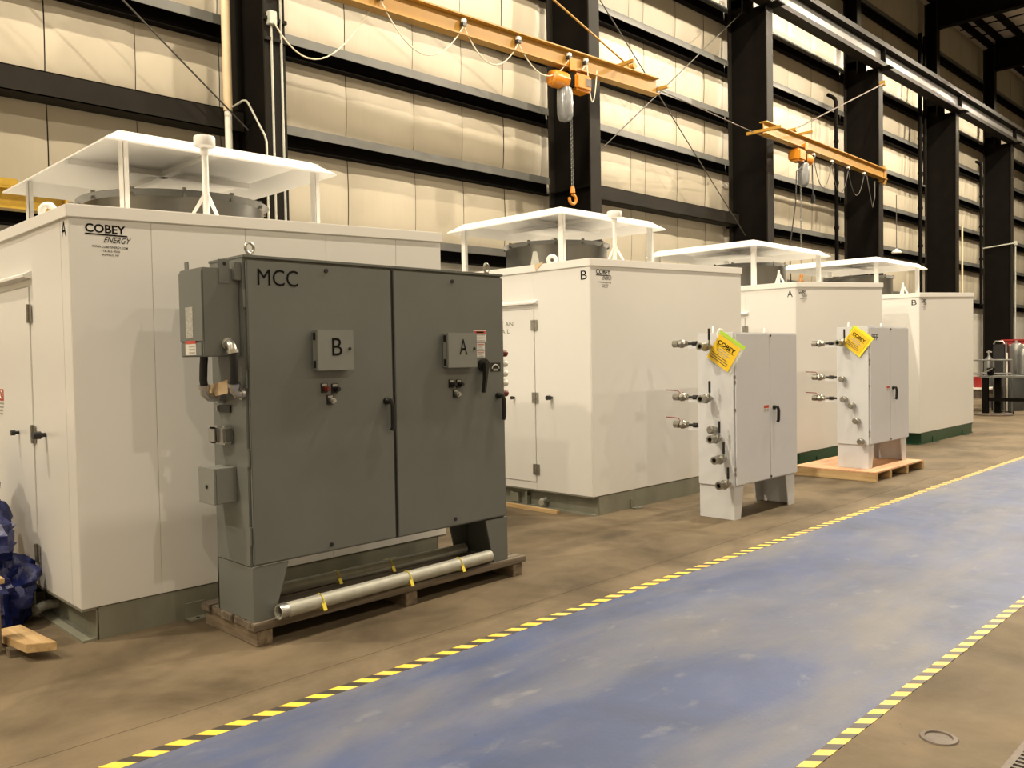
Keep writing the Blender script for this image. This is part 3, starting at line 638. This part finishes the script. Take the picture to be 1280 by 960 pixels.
d_l = B(X-.022, X, YA+.012, GAP-.011, ZL+.012, ZT-.018).build('door', 'grey_enamel', mcc, bevel=.004)
d_r = B(X-.022, X, GAP+.011, YB-.008, ZL+.012, ZT-.018).build('door', 'grey_enamel', mcc, bevel=.004)
B(X-.03, X-.012, GAP-.012, GAP+.012, ZL+.01, ZT-.01).build('door_gap', 'black_rubber', mcc, smooth=0)
for z in (.62, 1.06, 1.5, 1.95): MB().cyl((X-.02, YA+.004, z-.05), (X-.02, YA+.004, z+.05), .008, seg=8).build('hinge', 'grey_enamel', d_l)
for ya, yb, yc in ((YA, 2.50, 2.40), (YB, 4.06, 4.13)):
    MB().prism([(X-.004, ya, PZ), (X-.004, ya, ZL-.002), (X-.004, yb, ZL-.002), (X-.004, yc, PZ)], (-.012, 0, 0)).build('foot_plate', 'grey_enamel', mcc, smooth=0)
    s_ = 1 if ya == YA else -1
    B(XB, X-.016, ya, ya+s_*.012, PZ, ZL-.002).build('foot_side', 'grey_enamel', mcc, smooth=0)
    MB().prism([(XB, ya, PZ), (XB, ya, ZL-.002), (XB, yb, ZL-.002), (XB, yc, PZ)], (.012, 0, 0)).build('foot_plate', 'grey_enamel', mcc, smooth=0)
for yy in (2.36, 4.20):
    b = MB().torus((X-.10, yy, ZT+.062), (1, .25, 0), .030, .0085, 20, 8); b.cyl((X-.10, yy, ZT+.01), (X-.10, yy, ZT+.03), .018); b.build('lifting_eye', 'brass_steel', mcc)
text('MCC', (X, 2.35, 2.025), UY, UZ, .255, .093, 'black_ink', d_l)
for (yy, z), dr in (((2.795, 2.13), d_l), ((3.785, 2.117), d_r), ((2.787, .492), d_l), ((3.772, .50), d_r)):
    b = MB().cyl((X, yy, z), (X+.006, yy, z), .013); b.build('lock', 'black_plastic', dr)
def handle(y, z0, z1, x, par):
    b = MB().cyl((x, y-.015, z1), (x+.02, y-.015, z1), .022); b.tube([(x+.015, y-.02, z1+.005), (x+.04, y-.005, z1+.005), (x+.045, y+.005, z1-.03), (x+.04, y+.008, z0+.02), (x+.032, y+.006, z0)], .016, 8)
    b.build('handle', 'black_plastic', par)
    MB().cyl((x+.02, y-.015, z1), (x+.0225, y-.015, z1), .012).build('keyhole', 'chrome', par)
handle(3.228, 1.15, 1.335, X, d_l); handle(4.208, 1.155, 1.325, X, d_r)
def subbox(ya, yb, z0, z1, letter, lx0, ky, par):
    bx = B(X, X+.045, ya, yb, z0, z1).build('meter_box', 'grey_enamel_light', par, bevel=.004)
    B(X+.047, X+.062, ya-.004, yb+.003, z0-.003, z1+.003).build('meter_box_door', 'grey_enamel_light', bx, bevel=.003)
    for z in (z0+.035, z1-.035): B(X+.012, X+.036, ya-.003, ya, z-.022, z+.022).build('meter_box_hinge', 'black_plastic', bx)
    text(letter, (X+.062, lx0, z0+.085), UY, UZ, .07, .105, 'black_ink', bx)
    MB().cyl((X+.062, ky, z0+.125), (X+.067, ky, z0+.125), .010).build('meter_box_lock', 'black_plastic', bx)
subbox(2.69, 2.935, 1.54, 1.775, 'B', 2.785, 2.908, d_l)
subbox(3.69, 3.945, 1.535, 1.765, 'A', 3.785, 3.92, d_r)
def pilot(y, z, kind, par):
    o = B(X, X+.008, y-.022, y+.022, z-.032, z+.026).build('pilot_plate', 'black_plastic', par, bevel=.002)
    m_ = {'red': 'pilot_red', 'black': 'black_plastic', 'chrome': 'chrome'}[kind]
    b = MB().cyl((X+.008, y+.006, z-.008), (X+.03, y+.006, z-.008), .017); b.cyl((X+.03, y+.006, z-.008), (X+.045, y+.006, z-.008), .012); b.build('pilot_button', m_, o)
    B(X+.008, X+.0092, y-.016, y+.016, z+.008, z+.022).build('pilot_legend', 'label_print', o)
for y, z, k in ((2.762, 1.437, 'red'), (2.834, 1.432, 'black'), (2.80, 1.365, 'chrome')): pilot(y, z, k, d_l)
for y, z, k in ((3.757, 1.428, 'black'), (3.822, 1.426, 'black'), (3.793, 1.36, 'chrome')): pilot(y, z, k, d_r)
dh = MB().cyl((X, 4.05, 1.545), (X+.03, 4.05, 1.545), .045, seg=20)
dho = dh.build('disconnect_switch', 'black_plastic', d_r)
MB().prism([(X+.03, 4.02, 1.56), (X+.03, 4.07, 1.575), (X+.03, 4.065, 1.53), (X+.03, 4.03, 1.35), (X+.03, 4.002, 1.355), (X+.03, 4.018, 1.45)], (.03, 0, 0)).build('disconnect_lever', 'black_plastic', dho, bevel=.006)
b = B(X, X+.002, 4.13, 4.225, 1.497, 1.56); o = b.build('switch_plate', 'black_plastic', d_r)
MB().tube([(X+.002, 4.1775-.034*math.cos(a), 1.518+.028*math.sin(a)) for a in [PI*k/10 for k in range(11)]], .004, 6).build('switch_arc', 'label_white', o)
B(X+.002, X+.003, 4.155, 4.20, 1.503, 1.516).build('switch_print', 'label_print', o, smooth=0)
def label_(y0, y1, z0, z1, head, par, word=None):
    o = B(X, X+.0012, y0, y1, z0, z1).build('warning_label', 'label_white', par, smooth=0)
    hz = z1-(z1-z0)*head
    B(X+.0012, X+.002, y0+.006, y1-.006, hz, z1-.006).build('warning_band', 'label_red', o, smooth=0)
    n = 3 if head < .4 else 0
    for k in range(n):
        zz = z0+(hz-z0)*(k+.4)/n; B(X+.0012, X+.0018, y0+.010, y1-.012-.012*(k % 2), zz, zz+.006).build('fine_print', 'label_print', o, smooth=0)
    if word: B(X+.002, X+.0024, y0+.025, y1-.025, hz+.004, z1-.010).build('band_print', 'black_ink', o, smooth=0)
label_(3.972, 4.092, 1.705, 1.79, .28, d_r, 'DANGER'); label_(4.0, 4.076, 1.65, 1.70, .22, d_r); label_(4.0, 4.076, 1.60, 1.645, .22, d_r)
# pilot lamps on the right-hand side
B(X-.09, X-.03, YB, YB+.006, 1.30, 1.76).build('lamp_strip', 'rust_steel', mcc, smooth=0)
for z, m_ in ((1.625, 'pilot_red'), (1.55, 'white_plastic'), (1.48, 'white_plastic'), (1.41, 'white_plastic'), (1.335, 'pilot_red')):
    MB().lathe((X-.055, YB+.006, z), UY, [(.024, 0), (.024, .03), (.026, .035), (.024, .06), (.014, .072), (.001, .075)], 14).build('side_lamp', m_, mcc)
# left side: disconnect box
bxx = B(-4.715, -4.43, 2.062, YA, 1.63, 2.115).build('side_box', 'grey_enamel', mcc, bevel=.004)
B(-4.715, -4.43, 2.056, 2.062, 1.715, 2.10).build('side_box_cover', 'grey_enamel', bxx, bevel=.002)
B(-4.70, -4.445, 2.054, 2.062, 1.635, 1.708).build('side_box_cover', 'grey_enamel', bxx, bevel=.002)
B(-4.634, -4.545, 2.0545, 2.056, 1.733, 1.905).build('rating_label', 'label_print', bxx, smooth=0)
B(-4.640, -4.510, 2.0525, 2.054, 1.64, 1.702).build('warning_label', 'label_white', bxx, smooth=0)
B(-4.640, -4.510, 2.0515, 2.0525, 1.702, 1.718).build('warning_band', 'label_red', bxx, smooth=0)
for k in range(3): B(-4.595, -4.52, 2.0515, 2.0525, 1.648+.018*k, 1.657+.018*k).build('fine_print', 'label_print', bxx, smooth=0)
for x, y in ((-4.43, 2.19), (-4.70, 2.12)):
    b = B(x-.004 if x > -4.5 else x, x+.004 if x > -4.5 else x+.05, y-.035, y+.03 if x > -4.5 else y-.03, 2.03 if x > -4.5 else 2.10, 2.165); o = b.build('mounting_tab', 'grey_enamel', bxx, bevel=.003)
    if x > -4.5: MB().cyl((x+.004, y, 2.14), (x+.0055, y, 2.14), .010).build('tab_hole', 'dark_void', bxx)
B(-4.44, -4.40, YA-.04, YA, 2.05, 2.15).build('mounting_tab', 'grey_enamel', bxx, bevel=.003)
def flexi(p, label=None):
    MB().tube(p, .022, 12).build('flexible_conduit', 'black_rubber', mcc)
def elbow(p, r=.026):
    b = MB().tube(p, r, 12); b.cyl(p[0], Vector(p[0]).lerp(Vector(p[1]), .5), r*1.3, seg=10); b.cyl(Vector(p[-2]).lerp(Vector(p[-1]), .5), p[-1], r*1.3, seg=10); b.build('elbow_fitting', 'chrome', mcc)
elbow([(-4.43, 2.19, 1.70), (-4.39, 2.19, 1.70), (-4.37, 2.19, 1.685), (-4.365, 2.195, 1.645)])
flexi([(-4.365, 2.195, 1.645), (-4.37, 2.20, 1.56), (-4.40, 2.215, 1.48)])
elbow([(-4.40, 2.215, 1.48), (-4.41, 2.22, 1.44), (-4.415, 2.24, 1.42), (-4.415, YA, 1.42)])
flexi([(-4.60, 2.14, 1.63), (-4.60, 2.135, 1.58), (-4.62, 2.14, 1.50), (-4.63, 2.15, 1.46)])
elbow([(-4.63, 2.15, 1.47), (-4.635, 2.155, 1.42), (-4.64, 2.18, 1.40), (-4.645, YA, 1.395)])
MB().prism([(-4.69, 2.20, 1.465), (-4.46, 2.205, 1.50), (-4.47, 2.21, 1.425), (-4.68, 2.205, 1.395)], (0, .002, 0)).build('paper_tag', 'manila', mcc, smooth=0)
o = B(-4.70, -4.56, YA-.012, YA, 1.308, 1.352).build('side_window', 'black_plastic', mcc, bevel=.002)
B(-4.715, -4.70, YA-.02, YA, 1.315, 1.345).build('side_window_latch', 'chrome', o)
o = B(-4.69, -4.54, 2.212, YA, 1.128, 1.235).build('operator_guard', 'chrome', mcc, bevel=.012)
B(-4.695, -4.60, 2.19, 2.21, 1.135, 1.228).build('operator_handle', 'chrome', o, bevel=.01)
B(-4.56, -4.539, 2.222, YA-.01, 1.145, 1.22).build('operator_side', 'steel_grey', o)
o = B(-4.71, -4.52, 2.15, YA, .80, 1.0).build('small_box', 'grey_enamel_light', mcc, bevel=.004)
B(-4.714, -4.516, 2.138, 2.15, .797, 1.003).build('small_box_door', 'grey_enamel_light', o, bevel=.003)
MB().cyl((-4.607, 2.138, .896), (-4.607, 2.132, .896), .011).build('small_box_lock', 'black_plastic', o)
# pipes lying on the skid
def pipe(p, q, r, label, straps):
    t = thing('steel_pipe', ((p[0]+q[0])/2, (p[1]+q[1])/2, p[2]-r), label, 'pipe')
    p = Vector(p); q = Vector(q); d = (q-p).normalized()
    MB().lathe(p, d, [(r*.8, .02), (r*.8, 0), (r, 0), (r, (q-p).length), (r*.8, (q-p).length), (r*.8, (q-p).length-.02)], 20).build('pipe_run', 'galvanized_pipe', t)
    b = MB().lathe(p-d*.004, d, [(r*1.04, 0), (r*1.06, .05), (r*1.0, .055)], 16); b.build('end_wrap', 'chrome', t)
    for s_ in straps:
        c = p.lerp(q, s_); b = MB().torus(c, d, r+.002, .004, 20, 6)
        b.prism([c+Vector((r, -.012, -.0)), c+Vector((r, .012, 0)), c+Vector((r+.02, .012, -r)), c+Vector((r+.02, -.012, -r))], (.002, 0, 0))
        b.build('strap', 'strap_yellow', t)
pipe((-4.295, 2.39, .186), (-4.375, 4.10, .186), .042, 'galvanised pipe lying along the front of the grey cabinet skid, yellow straps', (.16, .55, .82))
pipe((-4.74, 2.46, .183), (-4.70, 4.15, .183), .038, 'galvanised pipe lying in shade behind the grey cabinet feet', (.35, .6))

# ================================================================ WHITE VALVE CABINETS
def valve(par, p, d, lev, sc=1., nip=.05, red=False):
    """ball valve: p on the surface, d outwards, lev = lever vector"""
    p = Vector(p); d = Vector(d); L = .11*sc
    b = MB().lathe(p, d, [(.012, 0), (.012, nip), (.024*sc, nip), (.026*sc, nip+.02), (.022*sc, nip+.025), (.034*sc, nip+.045), (.036*sc, nip+.07), (.022*sc, nip+.09), (.03*sc, nip+.092), (.03*sc, nip+L+.02), (.018*sc, nip+L+.02), (.016*sc, nip+L)], 10)
    v = b.build('ball_valve', 'brass_steel', par, smooth=30)
    if lev is not None:
        l = Vector(lev); c = p+d*(nip+.055); s = l.normalized(); side = Vector((.03, 0, 0)) if abs(d.y) > .5 else Vector((0, 0, .035))
        st = c+side
        b = MB().cyl(c, st+side*.4, .010, seg=8)
        b.build('valve_stem', 'brass_steel', v)
        if red: pts = [st, st+d*.03+Vector((0, 0, .004)), st+d*.06+Vector((0, 0, .03)), st+d*.20+Vector((0, 0, .035))]
        else: pts = [st, st+Vector((.012, -.015, .012)), st+Vector((.02, -.02, .04)), st+Vector((.02, -.02, .06))]
        MB().tube(pts, .006 if red else .007, 6).build('lever', 'rust_red' if red else 'brass_steel', v)
        if not red: MB().cyl(pts[-1], pts[-1]+Vector((0, 0, .11)), .012, seg=8).build('lever_grip', 'black_plastic', v)
    return v
def valve_cabinet(label, xf, xb, ya, yb, zf, zl, zt, gap, front_vals, back_vals, foot, opts):
    t = thing('valve_cabinet', ((xf+xb)/2, (ya+yb)/2, zf), label, 'cabinet', 'white valve cabinets')
    B(xb, xf-.018, ya, yb, zl, zt).build('body', 'white_powder', t, bevel=.004)
    dl = B(xf-.016, xf, ya+.022, gap-.003, zl+.012, zt-.014).build('door', 'white_powder', t, bevel=.003)
    dr = B(xf-.016, xf, gap+.003, yb-.012, zl+.012, zt-.014).build('door', 'white_powder', t, bevel=.003)
    for y0_, y1_, y2_ in ((ya, ya+.19, ya+.135), (yb, yb-.21, yb-.15)):
        s_ = 1 if y1_ > y0_ else -1; e = .02*s_
        for x in (xf-.03, xb+.012):
            MB().prism([(x, y0_+e, zf), (x, y0_+e, zl-.002), (x, y1_, zl-.002), (x, y2_, zf)], (-.012, 0, 0)).build('foot_plate', 'white_powder', t, smooth=0)
        B(xb+.012, xf-.042, y0_+e, y0_+e+.01*s_, zf, zl-.002).build('foot_side', 'white_powder', t, smooth=0)
    for z in (zl+.12, zl+.17, zt-.42, zt-.47, (zl+zt)/2): MB().cyl((xf-.012, ya+.014, z-.012), (xf-.012, ya+.014, z+.012), .007, seg=8).build('hinge', 'brass_steel', dl)
    hz = opts['hz']; handle(gap+.085, hz-.15, hz, xf, dr)
    o = B(xf, xf+.0012, gap-.13, gap-.03, hz-.035, hz+.03).build('warning_label', 'label_white', dl, smooth=0)
    B(xf+.0012, xf+.0018, gap-.128, gap-.032, hz, hz+.028).build('warning_band', 'label_red', o, smooth=0)
    for k in range(2): B(xf+.0012, xf+.0018, gap-.12+.05*k, gap-.085+.05*k, hz-.03, hz-.006).build('fine_print', 'label_print', o, smooth=0)
    for yy in (ya+.12, yb-.12):
        MB().torus((xb+.10, yy, zt+.03), (1, .6, 0), .028, .008, 16, 8).build('lifting_eye', 'white_trim', t)
    for z in (zl+.03, zt-.03): MB().cyl((xf, gap+.01, z), (xf+.006, gap+.01, z), .012).build('lock', 'black_plastic', dr)
    for x, z, kind in front_vals:
        if kind == 'cap': MB().lathe((x, ya, z), (0, -1, 0), [(.024, 0), (.028, .05), (.04, .055), (.04, .11), (.03, .12), (.001, .12)], 8).build('pipe_cap', 'brass_steel', t)
        else: valve(t, (x, ya, z), (0, -1, 0), (0, 0, 1), opts.get('vs', 1.3))
    for y, z, kind in back_vals:
        v = valve(t, (xb, y, z), (-1, 0, 0), (0, 0, 1) if kind else None, 1.25, .22, red=True)
        b = MB().cyl((xb, y, z), (xb-.2, y, z), .014, seg=8); b.cyl((xb-.10, y, z), (xb-.15, y, z), .026, seg=6); b.build('nipple', 'black_plastic', v)
        B(xb-.20, xb, y-.02, y+.02, z-.05, z-.03).build('valve_bracket', 'white_powder', t)
    return t, dl
vc1, vd1 = valve_cabinet('white two-door cabinet with side valves standing directly on the floor', -4.19, -4.60, 7.15, 8.40, 0, .322, 1.795, 7.82,
    [(-4.44, 1.665, 1), (-4.44, 1.165, 1), (-4.40, .865, 'cap'), (-4.34, .785, 1), (-4.295, .59, 1), (-4.25, .325+.03, 1)],
    [(7.30, 1.70, 0), (7.30, 1.16, 1), (7.30, .88, 1)], 0, dict(hz=1.045))
vc2, vd2 = valve_cabinet('white two-door cabinet with side valves standing on a pale wooden pallet', -4.305, -4.725, 10.54, 11.82, .121, .42, 1.90, 11.19,
    [(-4.62, 1.70, 1), (-4.62, 1.245, 'cap'), (-4.60, .99, 'cap'), (-4.50, .915, 'cap'), (-4.445, .725, 'cap'), (-4.39, .47, 'cap')],
    [(10.66, 1.70, 0), (10.66, 1.262, 1), (10.66, .99, 1)], 0, dict(hz=1.11))
text('PFP', (-4.305, 10.60, 1.725), UY, UZ, .20, .08, 'black_ink', vd2)
# hanging yellow job tags
def tagcard(label, c, wd, ht, tilt, y, extra):
    t = thing('job_tag', (c[0], y, c[1]), label, 'tag', 'yellow job tags')
    def P(a, b_, yy): return (c[0]+a*math.cos(tilt)-b_*math.sin(tilt), yy, c[1]+a*math.sin(tilt)+b_*math.cos(tilt))
    def card(a0, a1, b0, b1, y0_, m_, n_, th=.002):
        MB().prism([P(a0, b0, y0_), P(a1, b0, y0_), P(a1, b1, y0_), P(a0, b1, y0_)], (0, th, 0)).build(n_, m_, t, smooth=0)
    card(-wd/2, wd/2, -ht/2, ht/2, y-.004, 'yellow_paper', 'paper')
    card(-wd/2-.01, wd/2+.03, -ht/2-.015, ht/2+.03, y, 'clear_sleeve' if extra == 1 else 'yellow_bright', 'sleeve')
    if extra == 1: card(-wd/2-.005, wd/2+.035, ht/2+.005, ht/2+.04, y-.006, 'lime_paper', 'sleeve_strip')
    else:
        card(-wd*.1, wd*.62, -ht*.05, ht*.66, y+.004, 'yellow_bright', 'second_paper'); card(-wd*.62, -wd*.2, ht*.2, ht*.62, y+.006, 'lime_paper', 'lime_paper')
    u = Vector((math.cos(tilt), 0, math.sin(tilt))); v = Vector((-math.sin(tilt), 0, math.cos(tilt)))
    text('COBEY', P(-wd*.40, ht*.17, y-.004), u, v, wd*.78, ht*.17, 'black_ink', t, bold=.03)
    MB().prism([P(-wd*.40, ht*.13, y-.0055), P(wd*.38, ht*.13, y-.0055), P(wd*.38, ht*.145, y-.0055), P(-wd*.40, ht*.145, y-.0055)], (0, .001, 0)).build('lettering', 'black_ink', t, smooth=0)
    for k, (a0, a1) in enumerate(((-.22, .22), (-.30, .33), (-.18, .2), (-.42, .30), (-.42, .36), (-.42, .34))):
        zz = ht*(.04-.085*k)
        MB().prism([P(a0*wd, zz, y-.0055), P(a1*wd, zz, y-.0055), P(a1*wd, zz+ht*.03, y-.0055), P(a0*wd, zz+ht*.03, y-.0055)], (0, .001, 0)).build('print_line', 'label_print' if k < 3 else 'rust_steel', t, smooth=0)
    return t
t1 = tagcard('tilted yellow job tag in a clear sleeve on the floor-standing valve cabinet', (-4.30, 1.60), .27, .26, math.radians(-33), 7.135, 1)
MB().tube([(-4.36, 7.13, 1.745), (-4.37, 7.14, 1.80), (-4.365, 7.17, 1.83), (-4.36, 7.22, 1.825)], .006, 6).build('tie_wire', 'white_trim', t1)
t2 = tagcard('tilted yellow job tag on the valve cabinet that stands on the pallet', (-4.46, 1.715), .245, .235, math.radians(-38), 10.515, 2)
# pallet under second valve cabinet
p2 = thing('wooden_pallet', (-4.65, 11.1, 0), 'pale new wooden pallet with reddish plywood deck under a white valve cabinet', 'pallet')
for y in (10.32, 10.75, 11.3, 11.84): B(-5.22, -4.14, y, y+.05, 0, .10).build('runner', 'wood_fresh_x', p2, bevel=.004)
B(-5.22, -4.15, 10.32, 11.89, .10, .12).build('deck', 'wood_ply', p2, bevel=.003)
# loose lumber by enclosure B
lb = thing('timber', (-6.1, 6.34, 0), 'thin pale timber lying beside the olive base of enclosure B', 'timber')
B(-6.6, -5.72, 6.30, 6.345, 0, .04).build('board', 'wood_fresh_x', lb, bevel=.003)
# ================================================================ LEFT EDGE: tarps, plank, post
tarp_root = thing('blue_tarp', (-6.0, 1.33, 0), 'crumpled blue tarp heaped on the floor at the left edge', 'tarp')
def tarp(c, r, seed):
    me = MB(); me.ball((0, 0, 0), 1, 48, 30); V = []
    for v in me.v:
        n1_ = noise.noise(v*1.6+Vector((seed, 0, 0)))*.28
        rd = abs(noise.noise(v*2.6+Vector((0, seed, 0))))*.42+abs(noise.noise(v*6+Vector((0, 0, seed))))*.14
        p = v*(1.05+n1_-rd); V.append(Vector((c[0]+p.x*r[0], c[1]+p.y*r[1], max(.004, c[2]+p.z*r[2]))))
    me.v = V; me.build('tarp_fold', 'tarp_blue', tarp_root, smooth=42)
tarp((-5.95, 1.36, .19), (.30, .25, .28), 1.3)
tarp((-6.08, 1.30, .55), (.36, .25, .28), 5.2)
tarp((-6.28, 1.24, .82), (.36, .24, .30), 8.4)
pk = thing('plank', (-5.3, 1.4, 0), 'short sawn plank lying on the floor by the blue tarp', 'timber')
MB().hexa([(-5.60, 1.27, .02), (-5.06, 1.315, .05), (-4.985, 1.445, .05), (-5.60, 1.43, .02), (-5.60, 1.27, .065), (-5.06, 1.315, .098), (-4.985, 1.445, .098), (-5.60, 1.43, .065)]).build('board', 'wood_fresh_x', pk, bevel=.003)
MB().box(-5.28, -5.20, 1.27, 1.42, 0, .044).build('support_block', 'wood_aged_y', pk, smooth=0)
ps = thing('timber_post', (-5.3, 1.20, 0), 'upright timber post cut off by the left picture edge', 'timber')
B(-5.40, -5.315, 1.20, 1.262, 0, .40).build('post', 'wood_aged_x', ps, bevel=.003)
B(-5.44, -5.27, 1.17, 1.275, .40, .43).build('cap_board', 'wood_fresh_x', ps, bevel=.003)
# ================================================================ FAR RIGHT CLUTTER
st = thing('work_stand', (-6.25, 22.4, 0), 'dark steel work stand with round base plate and pale top at far right', 'work stand')
MB().lathe((-6.22, 22.45, 0), UZ, [(.001, .0), (.42, 0), (.42, .03), (.38, .05), (.001, .05)], 28).build('base_plate', 'rust_steel', st)
for x, y in ((-6.37, 22.35), (-6.16, 22.55)): B(x-.06, x+.06, y-.06, y+.06, .05, .90).build('leg', 'dark_steel', st, smooth=0)
B(-6.50, -4.6, 22.30, 22.75, .90, .945).build('table_top', 'steel_grey', st, bevel=.005)
B(-6.3, -4.6, 22.35, 22.42, .34, .42).build('stretcher', 'dark_steel', st, smooth=0)
rk = thing('pipe_rack', (-6.5, 22.9, 0), 'grey tube rail frame behind the work stand', 'rack')
for z in (.98, 1.31): MB().tube([(-6.95, 22.9, z), (-5.95, 22.9, z)], .022).build('rail', 'steel_grey', rk)
for x in (-6.85, -6.6, -6.35, -6.12, -5.95): MB().tube([(x, 22.9, 0), (x, 22.9, 1.31)], .02).build('upright', 'steel_grey', rk)
vz = thing('bench_vise', (-6.3, 22.5, .945), 'small dark vise clamped on the work stand top', 'vise')
b = B(-6.36, -6.24, 22.42, 22.58, .945, 1.05); b.box(-6.34, -6.26, 22.3, 22.7, 1.05, 1.13); b.build('vise_body', 'dark_steel', vz, bevel=.015)
MB().cyl((-6.3, 22.15, 1.06), (-6.3, 22.6, 1.06), .025).build('vise_screw', 'steel_grey', vz); MB().cyl((-6.42, 22.2, 1.0), (-6.18, 22.2, 1.12), .012).build('vise_bar', 'chrome', vz)
tc = thing('trash_can', (-6.29, 24.3, 0), 'dark grey plastic trash can under the work stand top', 'trash can')
MB().lathe((-6.29, 24.3, 0), UZ, [(.001, .03), (.24, .0), (.25, .02), (.31, .86), (.345, .87), (.345, .92), (.32, .92), (.30, .86), (.22, .05)], 28).build('can_body', 'bin_grey', tc)
for s_ in (-1, 1): B(-6.29+s_*.32-.03, -6.29+s_*.32+.03, 24.25, 24.35, .68, .72).build('can_handle', 'bin_grey', tc)
bk = thing('red_bucket', (-6.95, 23.9, .62), 'red bucket on a low pale shelf at the far right', 'bucket')
MB().lathe((-6.95, 23.9, .60), UZ, [(.001, 0), (.14, 0), (.165, .25), (.175, .25), (.175, .27), (.155, .27), (.13, .02)], 24).build('bucket_body', 'red_paint', bk)
MB().tube([(-6.95+.17*math.cos(a), 23.9-.12*math.sin(a), .86-.05*math.sin(a)) for a in [PI*k/10 for k in range(11)]], .006, 6).build('bucket_handle', 'steel_grey', bk)
sh = thing('low_shelf', (-7.0, 23.9, 0), 'low dark cart with pale top board under the red bucket', 'cart')
B(-7.6, -6.62, 23.55, 24.3, .555, .60).build('shelf_top', 'white_plastic', sh, bevel=.005)
B(-7.55, -6.66, 23.6, 24.25, .33, .54).build('shelf_body', 'rust_steel', sh, bevel=.01)
for x in (-7.5, -6.72):
    for y in (23.68, 24.18): MB().cyl((x, y, 0), (x, y, .33), .03).build('shelf_leg', 'dark_steel', sh)
mc = thing('welding_machine', (-6.35, 24.9, 0), 'black boxy welding machine behind the rail frame', 'machine')
B(-6.90, -6.60, 24.8, 25.2, .25, 1.70).build('machine_body', 'black_plastic', mc, bevel=.03)
MB().tube([(-6.88, 24.82, 1.70), (-6.84, 24.82, 1.78), (-6.66, 24.82, 1.78), (-6.62, 24.82, 1.70)], .02).build('machine_handle', 'chrome', mc)
for x in (-6.86, -6.65):
    for y in (24.88, 25.12): MB().cyl((x, y, 0), (x, y, .25), .04).build('machine_leg', 'dark_steel', mc)
B(-6.60, -6.57, 24.8, 24.84, .9, 1.75).build('machine_trim', 'steel_grey', mc)
for (x, y, r, h, nm) in ((-6.62, 25.9, .19, 1.74, 'tall grey steel tank left of the shorter shiny tank'), (-6.33, 25.4, .15, 1.58, 'shorter shiny steel tank right of the tall grey tank')):
    g_ = thing('steel_tank', (x, y, 0), nm, 'tank')
    MB().lathe((x, y, 0), UZ, [(.001, 0), (r, .02), (r, h-.22), (r*.93, h-.12), (r*.7, h-.04), (r*.3, h), (.001, h+.005)], 24).build('tank_shell', 'steel_grey', g_)
    MB().cyl((x, y, h), (x, y, h+.06), .035).build('tank_valve', 'chrome', g_)
gc = thing('gas_cylinder', (-7.13, 25.3, 0), 'small grey gas cylinder left of the black welding machine', 'gas cylinder')
MB().lathe((-7.13, 25.3, 0), UZ, [(.001, 0), (.11, .01), (.115, 1.2), (.09, 1.32), (.035, 1.38), (.03, 1.42)], 20).build('cylinder_shell', 'steel_grey', gc)
b = MB().cyl((-7.13, 25.3, 1.42), (-7.13, 25.3, 1.55), .025); b.cyl((-7.18, 25.3, 1.5), (-7.06, 25.3, 1.5), .02); b.build('cylinder_valve', 'chrome', gc)
rd = thing('red_cabinet', (-6.6, 27.0, 0), 'red tool cabinet with pale drawers behind the tanks', 'cabinet')
B(-7.18, -5.6, 26.7, 27.4, .1, 1.78).build('cabinet_body', 'red_paint', rd, bevel=.02)
B(-7.0, -6.5, 26.68, 26.70, 1.4, 1.70).build('drawer', 'white_plastic', rd, bevel=.004)
B(-7.23, -5.55, 26.66, 27.44, 1.78, 1.84).build('cabinet_lid', 'red_paint', rd, bevel=.02)
MB().box(-7.1, -5.65, 26.75, 27.35, 0, .1).build('plinth', 'dark_steel', rd)
bm_ = thing('broom_stick', (-6.13, 22.85, 0), 'pale broom stick leaning against the rail frame', 'broom')
MB().cyl((-6.10, 23.05, .02), (-6.07, 22.95, 1.48), .016).build('stick', 'white_plastic', bm_)
B(-6.25, -5.95, 23.02, 23.09, 0, .06).build('broom_head', 'dark_steel', bm_)
